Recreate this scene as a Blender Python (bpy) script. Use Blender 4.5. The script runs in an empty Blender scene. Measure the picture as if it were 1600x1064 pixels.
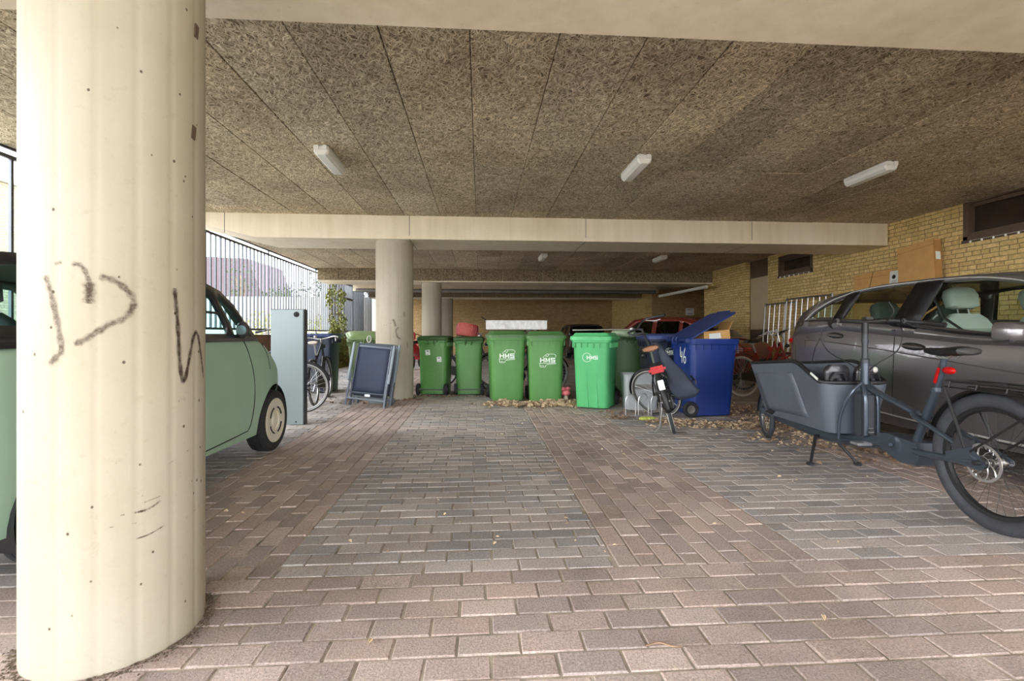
import bpy, bmesh, math, random
from mathutils import Vector, Matrix, Euler
R = math.radians
PI = math.pi
random.seed(7)
S = bpy.context.scene
COL = S.collection

# ---------------------------------------------------------------- camera
cd = bpy.data.cameras.new('camera')
cam = bpy.data.objects.new('camera', cd)
COL.objects.link(cam)
cd.sensor_width = 36.0
cd.lens = 36.0 * 740 / 1600
cd.shift_y = -10 / 1600
cd.clip_start = 0.05
cd.clip_end = 300
cam.location = (0, 0, 1.06)
cam.rotation_euler = (R(90), 0, -math.atan(50 / 740))
S.camera = cam
# ---------------------------------------------------------------- sky (bright overcast day)
W = bpy.data.worlds.new('sky')
S.world = W
W.use_nodes = True
nt = W.node_tree
bg = nt.nodes['Background']
tc = nt.nodes.new('ShaderNodeTexCoord')
sp = nt.nodes.new('ShaderNodeSeparateXYZ')
rp = nt.nodes.new('ShaderNodeValToRGB')
rp.color_ramp.elements[0].position = 0.0
rp.color_ramp.elements[0].color = (0.96, 0.965, 1.0, 1)
rp.color_ramp.elements[1].position = 0.7
rp.color_ramp.elements[1].color = (0.84, 0.90, 1.0, 1)
nt.links.new(tc.outputs['Generated'], sp.inputs[0])
nt.links.new(sp.outputs['Z'], rp.inputs[0])
nt.links.new(rp.outputs[0], bg.inputs[0])
bg.inputs[1].default_value = 5.0
# soft sun behind thin cloud, from the open left side
sd = bpy.data.lights.new('sun', 'SUN')
sd.energy = 2.2
sd.angle = R(35)
sd.color = (1.0, 0.97, 0.95)
sun = bpy.data.objects.new('sun', sd)
COL.objects.link(sun)
sun.rotation_euler = Euler((R(66), 0, R(-72)))
S.view_settings.view_transform = 'Standard'
S.view_settings.look = 'None'
S.view_settings.gamma = 1.0
S.view_settings.use_curve_mapping = False
S.view_settings.exposure = 1.08
S.cycles.max_bounces = 10
S.cycles.diffuse_bounces = 8
S.cycles.sample_clamp_indirect = 8.0
S.cycles.use_denoising = True

# ---------------------------------------------------------------- materials
def lin(c):
    o = []
    for v in c:
        v /= 255.0
        o.append(v / 12.92 if v <= 0.04045 else ((v + 0.055) / 1.055) ** 2.4)
    return tuple(o)

class NT:
    def __init__(s, name):
        s.m = bpy.data.materials.new(name)
        s.m.use_nodes = True
        s.t = s.m.node_tree
        s.b = s.t.nodes['Principled BSDF']
    def n(s, kind, **kw):
        nd = s.t.nodes.new(kind)
        for k, v in kw.items():
            if hasattr(nd, k) and not k[0].isupper():
                setattr(nd, k, v)
            else:
                nd.inputs[k.replace('_', ' ')].default_value = v
        return nd
    def l(s, a, b):
        s.t.links.new(a, b)
    def ramp(s, src, pts):
        r = s.t.nodes.new('ShaderNodeValToRGB')
        e = r.color_ramp.elements
        while len(e) < len(pts):
            e.new(0.5)
        for i, (p, c) in enumerate(pts):
            e[i].position = p
            if not hasattr(c, '__len__'):
                c = (c, c, c)
            e[i].color = (*c[:3], 1)
        s.l(src, r.inputs[0])
        return r
    def mix(s, fac, a, b, mode='MIX'):
        m = s.t.nodes.new('ShaderNodeMix')
        m.data_type = 'RGBA'
        m.blend_type = mode
        for val, idx in ((fac, 0), (a, 6), (b, 7)):
            if hasattr(val, 'is_output') or hasattr(val, 'links'):
                s.l(val, m.inputs[idx])
            elif idx == 0:
                m.inputs[0].default_value = val
            else:
                m.inputs[idx].default_value = (*val[:3], 1)
        return m.outputs[2]
    def bump(s, h, strength=0.5, dist=0.01, prev=None):
        b = s.t.nodes.new('ShaderNodeBump')
        b.inputs['Strength'].default_value = strength
        b.inputs['Distance'].default_value = dist
        s.l(h, b.inputs['Height'])
        if prev is not None:
            s.l(prev, b.inputs['Normal'])
        s.l(b.outputs[0], s.b.inputs['Normal'])
        return b.outputs[0]
    def coord(s, scale=(1, 1, 1), rot=(0, 0, 0)):
        c = s.t.nodes.new('ShaderNodeTexCoord')
        m = s.t.nodes.new('ShaderNodeMapping')
        m.inputs['Scale'].default_value = scale
        m.inputs['Rotation'].default_value = rot
        s.l(c.outputs['Object'], m.inputs[0])
        return m.outputs[0]

def mat(name, rgb, rough=0.6, metal=0.0, var=0.08, vs=6.0, bump=0.0, bs=80.0, coat=0.0, spec=0.5, emit=0):
    t = NT(name)
    c = lin(rgb)
    co = t.coord()
    nz = t.n('ShaderNodeTexNoise', Scale=vs, Detail=4.0)
    t.l(co, nz.inputs['Vector'])
    lo = tuple(v * (1 - var) for v in c)
    hi = tuple(min(1, v * (1 + var)) for v in c)
    r = t.ramp(nz.outputs[0], [(0.3, lo), (0.7, hi)])
    t.l(r.outputs[0], t.b.inputs['Base Color'])
    t.b.inputs['Roughness'].default_value = rough
    t.b.inputs['Metallic'].default_value = metal
    t.b.inputs['Coat Weight'].default_value = coat
    t.b.inputs['Specular IOR Level'].default_value = spec
    if emit:
        t.b.inputs['Emission Color'].default_value = (*c, 1)
        t.b.inputs['Emission Strength'].default_value = emit
    if bump:
        n2 = t.n('ShaderNodeTexNoise', Scale=bs, Detail=3.0)
        t.l(co, n2.inputs['Vector'])
        t.bump(n2.outputs[0], bump, 0.004)
    return t.m

def glass(name, tint, rough=0.02, opac=0.0):
    t = NT(name)
    t.t.nodes.remove(t.b)
    out = t.t.nodes['Material Output']
    tr = t.n('ShaderNodeBsdfTransparent')
    co = t.coord()
    nz = t.n('ShaderNodeTexNoise', Scale=3.0)
    t.l(co, nz.inputs['Vector'])
    c = lin(tint)
    r = t.ramp(nz.outputs[0], [(0.2, tuple(v * .93 for v in c)), (0.8, c)])
    t.l(r.outputs[0], tr.inputs[0])
    gl = t.n('ShaderNodeBsdfGlossy', Roughness=rough)
    lw = t.n('ShaderNodeLayerWeight', Blend=0.5)
    pw = t.n('ShaderNodeMath', operation='POWER'); t.l(lw.outputs['Facing'], pw.inputs[0]); pw.inputs[1].default_value = 4.0
    fr = t.n('ShaderNodeMath', operation='MULTIPLY_ADD'); t.l(pw.outputs[0], fr.inputs[0]); fr.inputs[1].default_value = .9; fr.inputs[2].default_value = .045
    mx = t.n('ShaderNodeMixShader')
    t.l(fr.outputs[0], mx.inputs[0]); t.l(tr.outputs[0], mx.inputs[1]); t.l(gl.outputs[0], mx.inputs[2])
    t.l(mx.outputs[0], out.inputs[0])
    return t.m

# cream painted concrete with pits, seams and grime
def concrete(name, rgb, pits=True, seam=False):
    t = NT(name)
    c = lin(rgb)
    co = t.coord()
    n1 = t.n('ShaderNodeTexNoise', Scale=1.3, Detail=6.0, Roughness=0.6)
    t.l(co, n1.inputs['Vector'])
    r1 = t.ramp(n1.outputs[0], [(0.3, tuple(v * k for v, k in zip(c, (.88, .86, .80)))), (0.62, c)])
    cs = t.coord(scale=(9, 9, 0.7))
    n2 = t.n('ShaderNodeTexNoise', Scale=1.0, Detail=3.0)
    t.l(cs, n2.inputs['Vector'])
    r2 = t.ramp(n2.outputs[0], [(0.35, (.86, .84, .78)), (0.6, (1, 1, 1))])
    col = t.mix(0.55, r1.outputs[0], r2.outputs[0], 'MULTIPLY')
    n4 = t.n('ShaderNodeTexNoise', Scale=26.0, Detail=6.0, Roughness=.7)
    t.l(co, n4.inputs['Vector'])
    r4 = t.ramp(n4.outputs[0], [(0.28, (.78, .75, .68)), (0.42, (1, 1, 1))])
    col = t.mix(0.5, col, r4.outputs[0], 'MULTIPLY')
    if pits:
        cw = t.coord(scale=(1, 1, .8))
        v = t.n('ShaderNodeTexVoronoi', Scale=19.0)
        t.l(cw, v.inputs['Vector'])
        rd = t.n('ShaderNodeMath', operation='GREATER_THAN')
        sx = t.n('ShaderNodeSeparateXYZ')
        t.l(v.outputs['Color'], sx.inputs[0])
        t.l(sx.outputs[0], rd.inputs[0]); rd.inputs[1].default_value = 0.5
        rdd = t.ramp(v.outputs['Distance'], [(0.06, (1, 1, 1)), (0.10, (0, 0, 0))])
        mm = t.n('ShaderNodeMath', operation='MULTIPLY')
        t.l(rd.outputs[0], mm.inputs[0]); t.l(rdd.outputs[0], mm.inputs[1])
        col = t.mix(mm.outputs[0], col, lin((70, 58, 40)))
    t.l(col, t.b.inputs['Base Color'])
    t.b.inputs['Roughness'].default_value = 0.62
    t.bump(n4.outputs[0], 0.25, 0.003)
    return t.m

# wood-wool acoustic board: felted strands
def woodwool():
    t = NT('wood_wool_board')
    co = t.coord()
    wn = t.n('ShaderNodeTexNoise', Scale=9.0, Detail=2.0)
    t.l(co, wn.inputs['Vector'])
    def strands(rot, sc, seed):
        mp = t.n('ShaderNodeMapping')
        mp.inputs['Rotation'].default_value = (0, 0, rot)
        mp.vector_type = 'TEXTURE'
        mp.inputs['Scale'].default_value = tuple(1.0 / q for q in sc)
        mp.inputs['Location'].default_value = (seed, seed * 2, 0)
        ad = t.n('ShaderNodeVectorMath', operation='MULTIPLY_ADD')
        t.l(wn.outputs['Color'], ad.inputs[0]); ad.inputs[1].default_value = (.11, .11, 0); t.l(co, ad.inputs[2])
        t.l(ad.outputs[0], mp.inputs[0])
        n = t.n('ShaderNodeTexNoise', Scale=1.0, Detail=2.5, Roughness=.6)
        t.l(mp.outputs[0], n.inputs['Vector'])
        return n.outputs[0]
    a = strands(R(28), (11, 85, 1), 3.1)
    b = strands(R(-52), (11, 80, 1), 7.7)
    c = strands(R(88), (12, 90, 1), 11.3)
    m1 = t.n('ShaderNodeMath', operation='MAXIMUM'); t.l(a, m1.inputs[0]); t.l(b, m1.inputs[1])
    m2 = t.n('ShaderNodeMath', operation='MAXIMUM'); t.l(m1.outputs[0], m2.inputs[0]); t.l(c, m2.inputs[1])
    fine = t.ramp(m2.outputs[0], [(0.47, lin((112, 100, 84))), (0.56, lin((198, 184, 160))), (0.69, lin((246, 236, 214)))])
    at = t.n('ShaderNodeAttribute', attribute_name='Col')
    big = t.n('ShaderNodeTexNoise', Scale=1.1, Detail=5.0, Roughness=.65)
    t.l(co, big.inputs['Vector'])
    rb = t.ramp(big.outputs[0], [(0.3, (.70, .66, .62)), (0.65, (1.08, 1.06, 1.0))])
    col = t.mix(1.0, fine.outputs[0], rb.outputs[0], 'MULTIPLY')
    col = t.mix(1.0, col, at.outputs['Color'], 'MULTIPLY')
    t.l(col, t.b.inputs['Base Color'])
    t.b.inputs['Roughness'].default_value = 0.95
    t.b.inputs['Specular IOR Level'].default_value = 0.1
    t.bump(m2.outputs[0], 0.9, 0.012)
    return t.m

# rough yellow brick wall; axis 'x' = wall whose face runs along Y, 'y' = face runs along X
def brick(name, c1, c2, mortar, axis):
    t = NT(name)
    c = t.t.nodes.new('ShaderNodeTexCoord')
    s = t.n('ShaderNodeSeparateXYZ'); t.l(c.outputs['Object'], s.inputs[0])
    cb = t.n('ShaderNodeCombineXYZ')
    t.l(s.outputs['Y' if axis == 'x' else 'X'], cb.inputs[0]); t.l(s.outputs['Z'], cb.inputs[1])
    w = t.n('ShaderNodeTexNoise', Scale=14.0, Detail=2.0); t.l(cb.outputs[0], w.inputs['Vector'])
    ad = t.n('ShaderNodeVectorMath', operation='MULTIPLY_ADD')
    t.l(w.outputs['Color'], ad.inputs[0]); ad.inputs[1].default_value = (.016, .016, 0); t.l(cb.outputs[0], ad.inputs[2])
    b = t.n('ShaderNodeTexBrick', Scale=1.0)
    b.offset = 0.5; b.offset_frequency = 2; b.squash = .55; b.squash_frequency = 3
    b.inputs['Brick Width'].default_value = .215
    b.inputs['Row Height'].default_value = .066
    b.inputs['Mortar Size'].default_value = .0055
    b.inputs['Mortar Smooth'].default_value = .35
    b.inputs['Bias'].default_value = 0.0
    b.inputs['Color1'].default_value = (*lin(c1), 1)
    b.inputs['Color2'].default_value = (*lin(c2), 1)
    b.inputs['Mortar'].default_value = (*lin(mortar), 1)
    t.l(ad.outputs[0], b.inputs['Vector'])
    n = t.n('ShaderNodeTexNoise', Scale=22.0, Detail=5.0, Roughness=.65); t.l(c.outputs['Object'], n.inputs['Vector'])
    r = t.ramp(n.outputs[0], [(.3, (.74, .70, .62)), (.6, (1.05, 1.04, 1.0))])
    col = t.mix(1.0, b.outputs['Color'], r.outputs[0], 'MULTIPLY')
    t.l(col, t.b.inputs['Base Color'])
    t.b.inputs['Roughness'].default_value = .85
    iv = t.n('ShaderNodeMath', operation='SUBTRACT'); iv.inputs[0].default_value = 1.0; t.l(b.outputs['Fac'], iv.inputs[1])
    h = t.n('ShaderNodeMath', operation='MULTIPLY_ADD'); t.l(n.outputs[0], h.inputs[0]); h.inputs[1].default_value = .5; t.l(iv.outputs[0], h.inputs[2])
    t.bump(h.outputs[0], .9, .012)
    return t.m

# clinker pavers; colour of each stone in the 'Col' attribute
def paver():
    t = NT('clinker_paver')
    co = t.coord()
    at = t.n('ShaderNodeAttribute', attribute_name='Col')
    g = t.n('ShaderNodeTexNoise', Scale=125.0, Detail=5.0, Roughness=.75); t.l(co, g.inputs['Vector'])
    rg = t.ramp(g.outputs[0], [(.36, (.50, .48, .46)), (.50, (1, 1, 1)), (.66, (1.42, 1.38, 1.3))])
    col = t.mix(.75, at.outputs['Color'], rg.outputs[0], 'MULTIPLY')
    b = t.n('ShaderNodeTexNoise', Scale=.9, Detail=6.0, Roughness=.62); t.l(co, b.inputs['Vector'])
    rb = t.ramp(b.outputs[0], [(.32, (.60, .58, .58)), (.5, (.95, .94, .92)), (.68, (1.12, 1.08, 1.02))])
    col = t.mix(.8, col, rb.outputs[0], 'MULTIPLY')
    d = t.n('ShaderNodeTexNoise', Scale=5.0, Detail=5.0, Roughness=.7); t.l(co, d.inputs['Vector'])
    rd = t.ramp(d.outputs[0], [(.52, (0, 0, 0)), (.72, (1, 1, 1))])
    md = t.n('ShaderNodeMath', operation='MULTIPLY'); t.l(rd.outputs[0], md.inputs[0]); md.inputs[1].default_value = .35
    col = t.mix(md.outputs[0], col, lin((178, 160, 140)))
    t.l(col, t.b.inputs['Base Color'])
    t.b.inputs['Roughness'].default_value = .72
    t.b.inputs['Specular IOR Level'].default_value = .35
    t.bump(g.outputs[0], .8, .006)
    return t.m

# ---------------------------------------------------------------- mesh builder
class MB:
    def __init__(s):
        s.v = []; s.f = []; s.M = Matrix.Identity(4)
    def at(s, M):
        s.M = M; return s
    def add(s, vs, fs):
        o = len(s.v)
        s.v += [tuple(s.M @ Vector(p)) for p in vs]
        s.f += [tuple(i + o for i in f) for f in fs]
        return s
    def box(s, cx, cy, cz, sx, sy, sz, b=0.0, taper=1.0, rot=None):
        bm = bmesh.new()
        bmesh.ops.create_cube(bm, size=1.0)
        for v in bm.verts:
            k = taper if v.co.z > 0 else 1.0
            v.co = Vector((v.co.x * sx * k, v.co.y * sy * k, v.co.z * sz))
        if b > 0:
            bmesh.ops.bevel(bm, geom=bm.edges[:], offset=b, segments=2, affect='EDGES')
        T = Matrix.Translation((cx, cy, cz))
        if rot is not None:
            T = T @ Euler(rot).to_matrix().to_4x4()
        bm.verts.index_update()
        vs = [T @ v.co for v in bm.verts]
        fs = [[v.index for v in f.verts] for f in bm.faces]
        bm.free()
        return s.add(vs, fs)
    def b2(s, x0, x1, y0, y1, z0, z1, b=0.0):
        return s.box((x0 + x1) / 2, (y0 + y1) / 2, (z0 + z1) / 2, abs(x1 - x0), abs(y1 - y0), abs(z1 - z0), b)
    def tube(s, pts, r, seg=8, closed=False, flat=1.0):
        pts = [Vector(p) for p in pts]
        n = len(pts)
        rs = r if hasattr(r, '__len__') else [r] * n
        vs = []; fs = []
        up = None
        for i, p in enumerate(pts):
            if closed:
                d = pts[(i + 1) % n] - pts[i - 1]
            else:
                d = pts[min(i + 1, n - 1)] - pts[max(i - 1, 0)]
            if d.length < 1e-9: d = Vector((0, 0, 1))
            d.normalize()
            if up is None:
                up = Vector((0, 0, 1)) if abs(d.z) < .9 else Vector((1, 0, 0))
            a = d.cross(up)
            if a.length < 1e-6: a = d.cross(Vector((0, 1, 0.01)))
            a.normalize()
            b = a.cross(d).normalized()
            up = b
            for k in range(seg):
                t = 2 * PI * k / seg
                vs.append(p + a * (math.cos(t) * rs[i]) + b * (math.sin(t) * rs[i] * flat))
        m = n if closed else n - 1
        for i in range(m):
            for k in range(seg):
                a0 = i * seg + k; a1 = i * seg + (k + 1) % seg
                b0 = ((i + 1) % n) * seg + k; b1 = ((i + 1) % n) * seg + (k + 1) % seg
                fs.append((a0, a1, b1, b0))
        if not closed:
            fs.append(tuple(range(seg))[::-1])
            fs.append(tuple((n - 1) * seg + k for k in range(seg)))
        return s.add(vs, fs)
    def lathe(s, prof, seg=32, axis='z', c=(0, 0, 0)):
        vs = []; fs = []
        n = len(prof)
        for k in range(seg):
            t = 2 * PI * k / seg
            ct, st = math.cos(t), math.sin(t)
            for (r, h) in prof:
                p = {'z': (r * ct, r * st, h), 'y': (r * ct, h, r * st), 'x': (h, r * ct, r * st)}[axis]
                vs.append((p[0] + c[0], p[1] + c[1], p[2] + c[2]))
        for k in range(seg):
            for i in range(n - 1):
                a = k * n + i; b = ((k + 1) % seg) * n + i
                fs.append((a, b, b + 1, a + 1))
        return s.add(vs, fs)
    def grid(s, rows, cu=False, cv=False):
        nu = len(rows); nv = len(rows[0])
        vs = [p for r in rows for p in r]
        fs = []
        for i in range(nu - (0 if cu else 1)):
            for j in range(nv - (0 if cv else 1)):
                a = i * nv + j; b = ((i + 1) % nu) * nv + j
                a2 = i * nv + (j + 1) % nv; b2 = ((i + 1) % nu) * nv + (j + 1) % nv
                fs.append((a, a2, b2, b))
        return s.add(vs, fs)
    def loft(s, secs, cap=True):
        s_v = [p for r in secs for p in r]
        n = len(secs[0]); fs = []
        for i in range(len(secs) - 1):
            for j in range(n):
                fs.append((i * n + j, i * n + (j + 1) % n, (i + 1) * n + (j + 1) % n, (i + 1) * n + j))
        if cap:
            fs.append(tuple(range(n))[::-1])
            fs.append(tuple((len(secs) - 1) * n + j for j in range(n)))
        return s.add(s_v, fs)
    def prism(s, poly, ax, t0, t1):
        """poly in the plane across axis ax, extruded t0..t1"""
        def P(a, b, t):
            return {'x': (t, a, b), 'y': (a, t, b), 'z': (a, b, t)}[ax]
        return s.loft([[P(a, b, t0) for a, b in poly], [P(a, b, t1) for a, b in poly]])
    def sphere(s, c, r, seg=14, rings=9):
        rr = r if hasattr(r, '__len__') else (r, r, r)
        pr = [(math.sin(PI * i / rings), -math.cos(PI * i / rings)) for i in range(rings + 1)]
        vs = []; fs = []
        n = len(pr)
        for k in range(seg):
            t = 2 * PI * k / seg
            for (q, h) in pr:
                vs.append((c[0] + rr[0] * q * math.cos(t), c[1] + rr[1] * q * math.sin(t), c[2] + rr[2] * h))
        for k in range(seg):
            for i in range(n - 1):
                a = k * n + i; b = ((k + 1) % seg) * n + i
                fs.append((a, b, b + 1, a + 1))
        return s.add(vs, fs)
    def build(s, name, m, parent=None, smooth=True, ang=35, fixn=True):
        me = bpy.data.meshes.new(name)
        me.from_pydata([tuple(v) for v in s.v], [], s.f)
        bm = bmesh.new(); bm.from_mesh(me)
        if fixn:
            bmesh.ops.remove_doubles(bm, verts=bm.verts, dist=1e-6)
            bmesh.ops.recalc_face_normals(bm, faces=bm.faces)
        if smooth:
            ca = R(ang)
            for f in bm.faces: f.smooth = True
            for e in bm.edges:
                if len(e.link_faces) == 2 and e.calc_face_angle(0) > ca:
                    e.smooth = False
        bm.to_mesh(me); bm.free()
        me.materials.append(m)
        o = bpy.data.objects.new(name, me)
        COL.objects.link(o)
        if parent is not None: o.parent = parent
        return o

def empty(name, label, cat, loc=(0, 0, 0), rz=0.0, group=None, rot=None):
    o = bpy.data.objects.new(name, None)
    COL.objects.link(o)
    o.empty_display_size = .1
    o.location = loc
    o.rotation_euler = rot if rot is not None else (0, 0, rz)
    o['label'] = label; o['category'] = cat
    if group: o['group'] = group
    return o
def tag(o, label, cat, group=None, kind=None):
    o['label'] = label; o['category'] = cat
    if group: o['group'] = group
    if kind: o['kind'] = kind
    return o
def struct(mb, name, m, label=None, **kw):
    o = mb.build(name, m, None, **kw)
    o['kind'] = 'structure'
    if label: o['label'] = label
    return o
def copy_tree(o, parent=None):
    c = o.copy(); COL.objects.link(c); c.parent = parent
    for ch in list(o.children): copy_tree(ch, c)
    return c
def T(x=0, y=0, z=0): return Matrix.Translation((x, y, z))
def RX(a): return Matrix.Rotation(R(a), 4, 'X')
def RY(a): return Matrix.Rotation(R(a), 4, 'Y')
def RZ(a): return Matrix.Rotation(R(a), 4, 'Z')
def rrect(w, d, r, n=4, cx=0, cy=0):
    out = []
    for (sx, sy, a0) in ((1, 1, 0), (-1, 1, 90), (-1, -1, 180), (1, -1, 270)):
        for k in range(n + 1):
            a = R(a0 + 90 * k / n)
            out.append((cx + sx * (w / 2 - r) + r * math.cos(a), cy + sy * (d / 2 - r) + r * math.sin(a)))
    return out
def smooth_path(pts, k=6):
    """Catmull-Rom through the points"""
    P = [Vector(p) for p in pts]
    if len(P) < 3: return P
    P = [P[0] * 2 - P[1]] + P + [P[-1] * 2 - P[-2]]
    out = []
    for i in range(1, len(P) - 2):
        for j in range(k):
            t = j / k
            p0, p1, p2, p3 = P[i - 1:i + 3]
            out.append(0.5 * ((2 * p1) + (p2 - p0) * t + (2 * p0 - 5 * p1 + 4 * p2 - p3) * t * t + (3 * p1 - p0 - 3 * p2 + p3) * t ** 3))
    out.append(P[-2])
    return out
def interp(x, pts):
    if x <= pts[0][0]: return pts[0][1]
    for (a, b), (c, d) in zip(pts, pts[1:]):
        if x <= c:
            return b + (d - b) * (x - a) / (c - a)
    return pts[-1][1]
def sinterp(x, pts, w=.06):
    return sum(interp(x + k * w / 2, pts) * q for k, q in ((-2, .1), (-1, .22), (0, .36), (1, .22), (2, .1)))
def text_mesh(txt, size, m, name, parent, M, depth=.001, bold=0.0, sx=1.0):
    cu = bpy.data.curves.new(name, 'FONT')
    cu.body = txt; cu.size = size; cu.extrude = depth; cu.offset = bold; cu.space_character = 1.14
    cu.align_x = 'CENTER'; cu.align_y = 'CENTER'
    tmp = bpy.data.objects.new('tmp', cu)
    me = bpy.data.meshes.new_from_object(tmp)
    bpy.data.objects.remove(tmp); bpy.data.curves.remove(cu)
    me.transform(M @ Matrix.Diagonal((sx, 1, 1, 1)))
    me.name = name
    me.materials.clear(); me.materials.append(m)
    o = bpy.data.objects.new(name, me)
    COL.objects.link(o); o.parent = parent
    return o

MT = {}
MT['cream'] = concrete('cream_concrete', (172, 165, 148))
MT['beam'] = concrete('cream_beam_paint', (234, 222, 200), pits=False)
MT['wool'] = woodwool()
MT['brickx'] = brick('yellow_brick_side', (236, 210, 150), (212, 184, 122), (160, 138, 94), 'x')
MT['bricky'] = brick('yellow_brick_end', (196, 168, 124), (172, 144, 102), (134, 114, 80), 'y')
MT['brickout'] = brick('pale_brick_outside', (150, 142, 118), (136, 128, 106), (104, 98, 84), 'x')
MT['retain'] = brick('brown_retaining_brick', (150, 112, 88), (124, 92, 74), (110, 96, 80), 'x')
MT['paver'] = paver()
MT['sand'] = mat('joint_sand', (156, 146, 132), .95, var=.45, vs=7, bump=.6, bs=200)
MT['white'] = mat('white_plastic', (232, 232, 228), .4, var=.03)
MT['lamp'] = mat('opal_diffuser', (238, 238, 232), .35, var=.02)
MT['black'] = mat('black_plastic', (26, 27, 29), .5, var=.15)
MT['rubber'] = mat('rubber', (38, 39, 42), .75, var=.2, vs=30, bump=.3, bs=60)
MT['dkmetal'] = mat('dark_painted_metal', (58, 60, 66), .45, .3)
MT['fence'] = mat('galvanised_rail', (84, 88, 92), .45, .5)
MT['fencedk'] = mat('dark_rail', (80, 82, 88), .45, .3)
MT['steel'] = mat('bright_steel', (205, 206, 208), .3, .9, var=.05)
MT['greysteel'] = mat('dull_steel', (150, 150, 148), .4, .85, var=.1)
MT['brownwood'] = mat('dark_brown_frame', (92, 74, 60), .5, var=.15, vs=12)
MT['darkglass'] = mat('dark_window_glass', (54, 44, 40), .15, var=.1)
MT['card'] = mat('cardboard', (206, 160, 98), .85, var=.06, vs=9, bump=.15, bs=120)
MT['carddk'] = mat('cardboard_side', (172, 128, 70), .85, var=.08, vs=9)
# ================================================================ SETTING
XL, XR, YB, YF = -4.72, 6.96, -3.8, 24.6
ZC, ZS = 2.94, 2.57
# floor base
struct(MB().b2(XL, 10.5, -9, 27, -.3, -.0042), 'floor', MT['sand'], smooth=False)
# pavers: every stone modelled, laid in bays
def make_pavers():
    rnd = random.Random(3)
    verts = []; faces = []; cols = []
    L, Wd, g, ch, dp = .216, .108, .0055, .0055, .02
    red = [(181, 166, 160), (171, 156, 151), (187, 173, 167), (166, 154, 151), (182, 165, 157)]
    gry = [(174, 169, 167), (163, 161, 162), (182, 176, 173), (158, 156, 157), (178, 171, 167)]
    def stone(x0, x1, y0, y1, pal):
        x0 += g / 2 * rnd.uniform(.6, 1.6); x1 -= g / 2 * rnd.uniform(.6, 1.6); y0 += g / 2 * rnd.uniform(.6, 1.7); y1 -= g / 2 * rnd.uniform(.6, 1.7)
        if x1 - x0 < .02 or y1 - y0 < .02: return
        dz = rnd.gauss(0, .0011); tx = rnd.gauss(0, .007); ty = rnd.gauss(0, .010)
        cx, cy = (x0 + x1) / 2, (y0 + y1) / 2
        o = len(verts)
        for (ins, zz) in ((0, -dp), (0, -ch), (ch, 0)):
            for (px, py) in ((x0 + ins, y0 + ins), (x1 - ins, y0 + ins), (x1 - ins, y1 - ins), (x0 + ins, y1 - ins)):
                j = ins and rnd.uniform(-.0015, .0015) or 0
                verts.append((px + j, py + j, zz + dz + tx * (px - cx) + ty * (py - cy)))
        for a in (0, 4):
            for k in range(4):
                faces.append((o + a + k, o + a + (k + 1) % 4, o + a + 4 + (k + 1) % 4, o + a + 4 + k))
        faces.append((o + 8, o + 9, o + 10, o + 11))
        c = lin(rnd.choice(pal)); k = rnd.uniform(.88, 1.11)
        cols.extend([(c[0] * k, c[1] * k, c[2] * k, 1)] * 12)
    def cross(X0, X1, Y0, Y1, pal):
        n = round((Y1 - Y0) / Wd); w = (Y1 - Y0) / n
        for r in range(n):
            y = Y0 + r * w; x = X0 - (L / 2 if r % 2 else 0) + rnd.uniform(-.012, .012)
            while x < X1:
                stone(max(x, X0), min(x + L, X1), y, y + w, pal); x += L
    def along(X0, X1, Y0, Y1, pal):
        n = round((X1 - X0) / Wd); w = (X1 - X0) / n
        for r in range(n):
            x = X0 + r * w; y = Y0 - (L / 2 if r % 2 else 0) + rnd.uniform(-.012, .012)
            while y < Y1:
                stone(x, x + w, max(y, Y0), min(y + L, Y1), pal); y += L
    cross(XL, XR, .35, 2.12, red)
    cross(XL, -3.40, 2.12, 24.4, gry)
    cross(-3.40, -1.86, 2.12, 24.4, gry)
    along(-1.86, -.91, 2.12, 24.4, red)
    cross(-.91, .63, 2.12, 24.4, gry)
    along(.63, 1.58, 2.12, 24.4, red)
    cross(1.58, 3.12, 2.12, 24.4, gry)
    along(3.12, 4.07, 2.12, 24.4, red)
    cross(4.07, XR, 2.12, 19.5, gry)
    me = bpy.data.meshes.new('brick_paving')
    me.from_pydata(verts, [], faces)
    at = me.color_attributes.new('Col', 'FLOAT_COLOR', 'POINT')
    at.data.foreach_set('color', [v for c in cols for v in c])
    me.materials.append(MT['paver'])
    o = bpy.data.objects.new('floor_paving', me)
    COL.objects.link(o)
    o['kind'] = 'structure'; o['label'] = 'grey and reddish clinker brick paving of the garage'
make_pavers()
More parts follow.
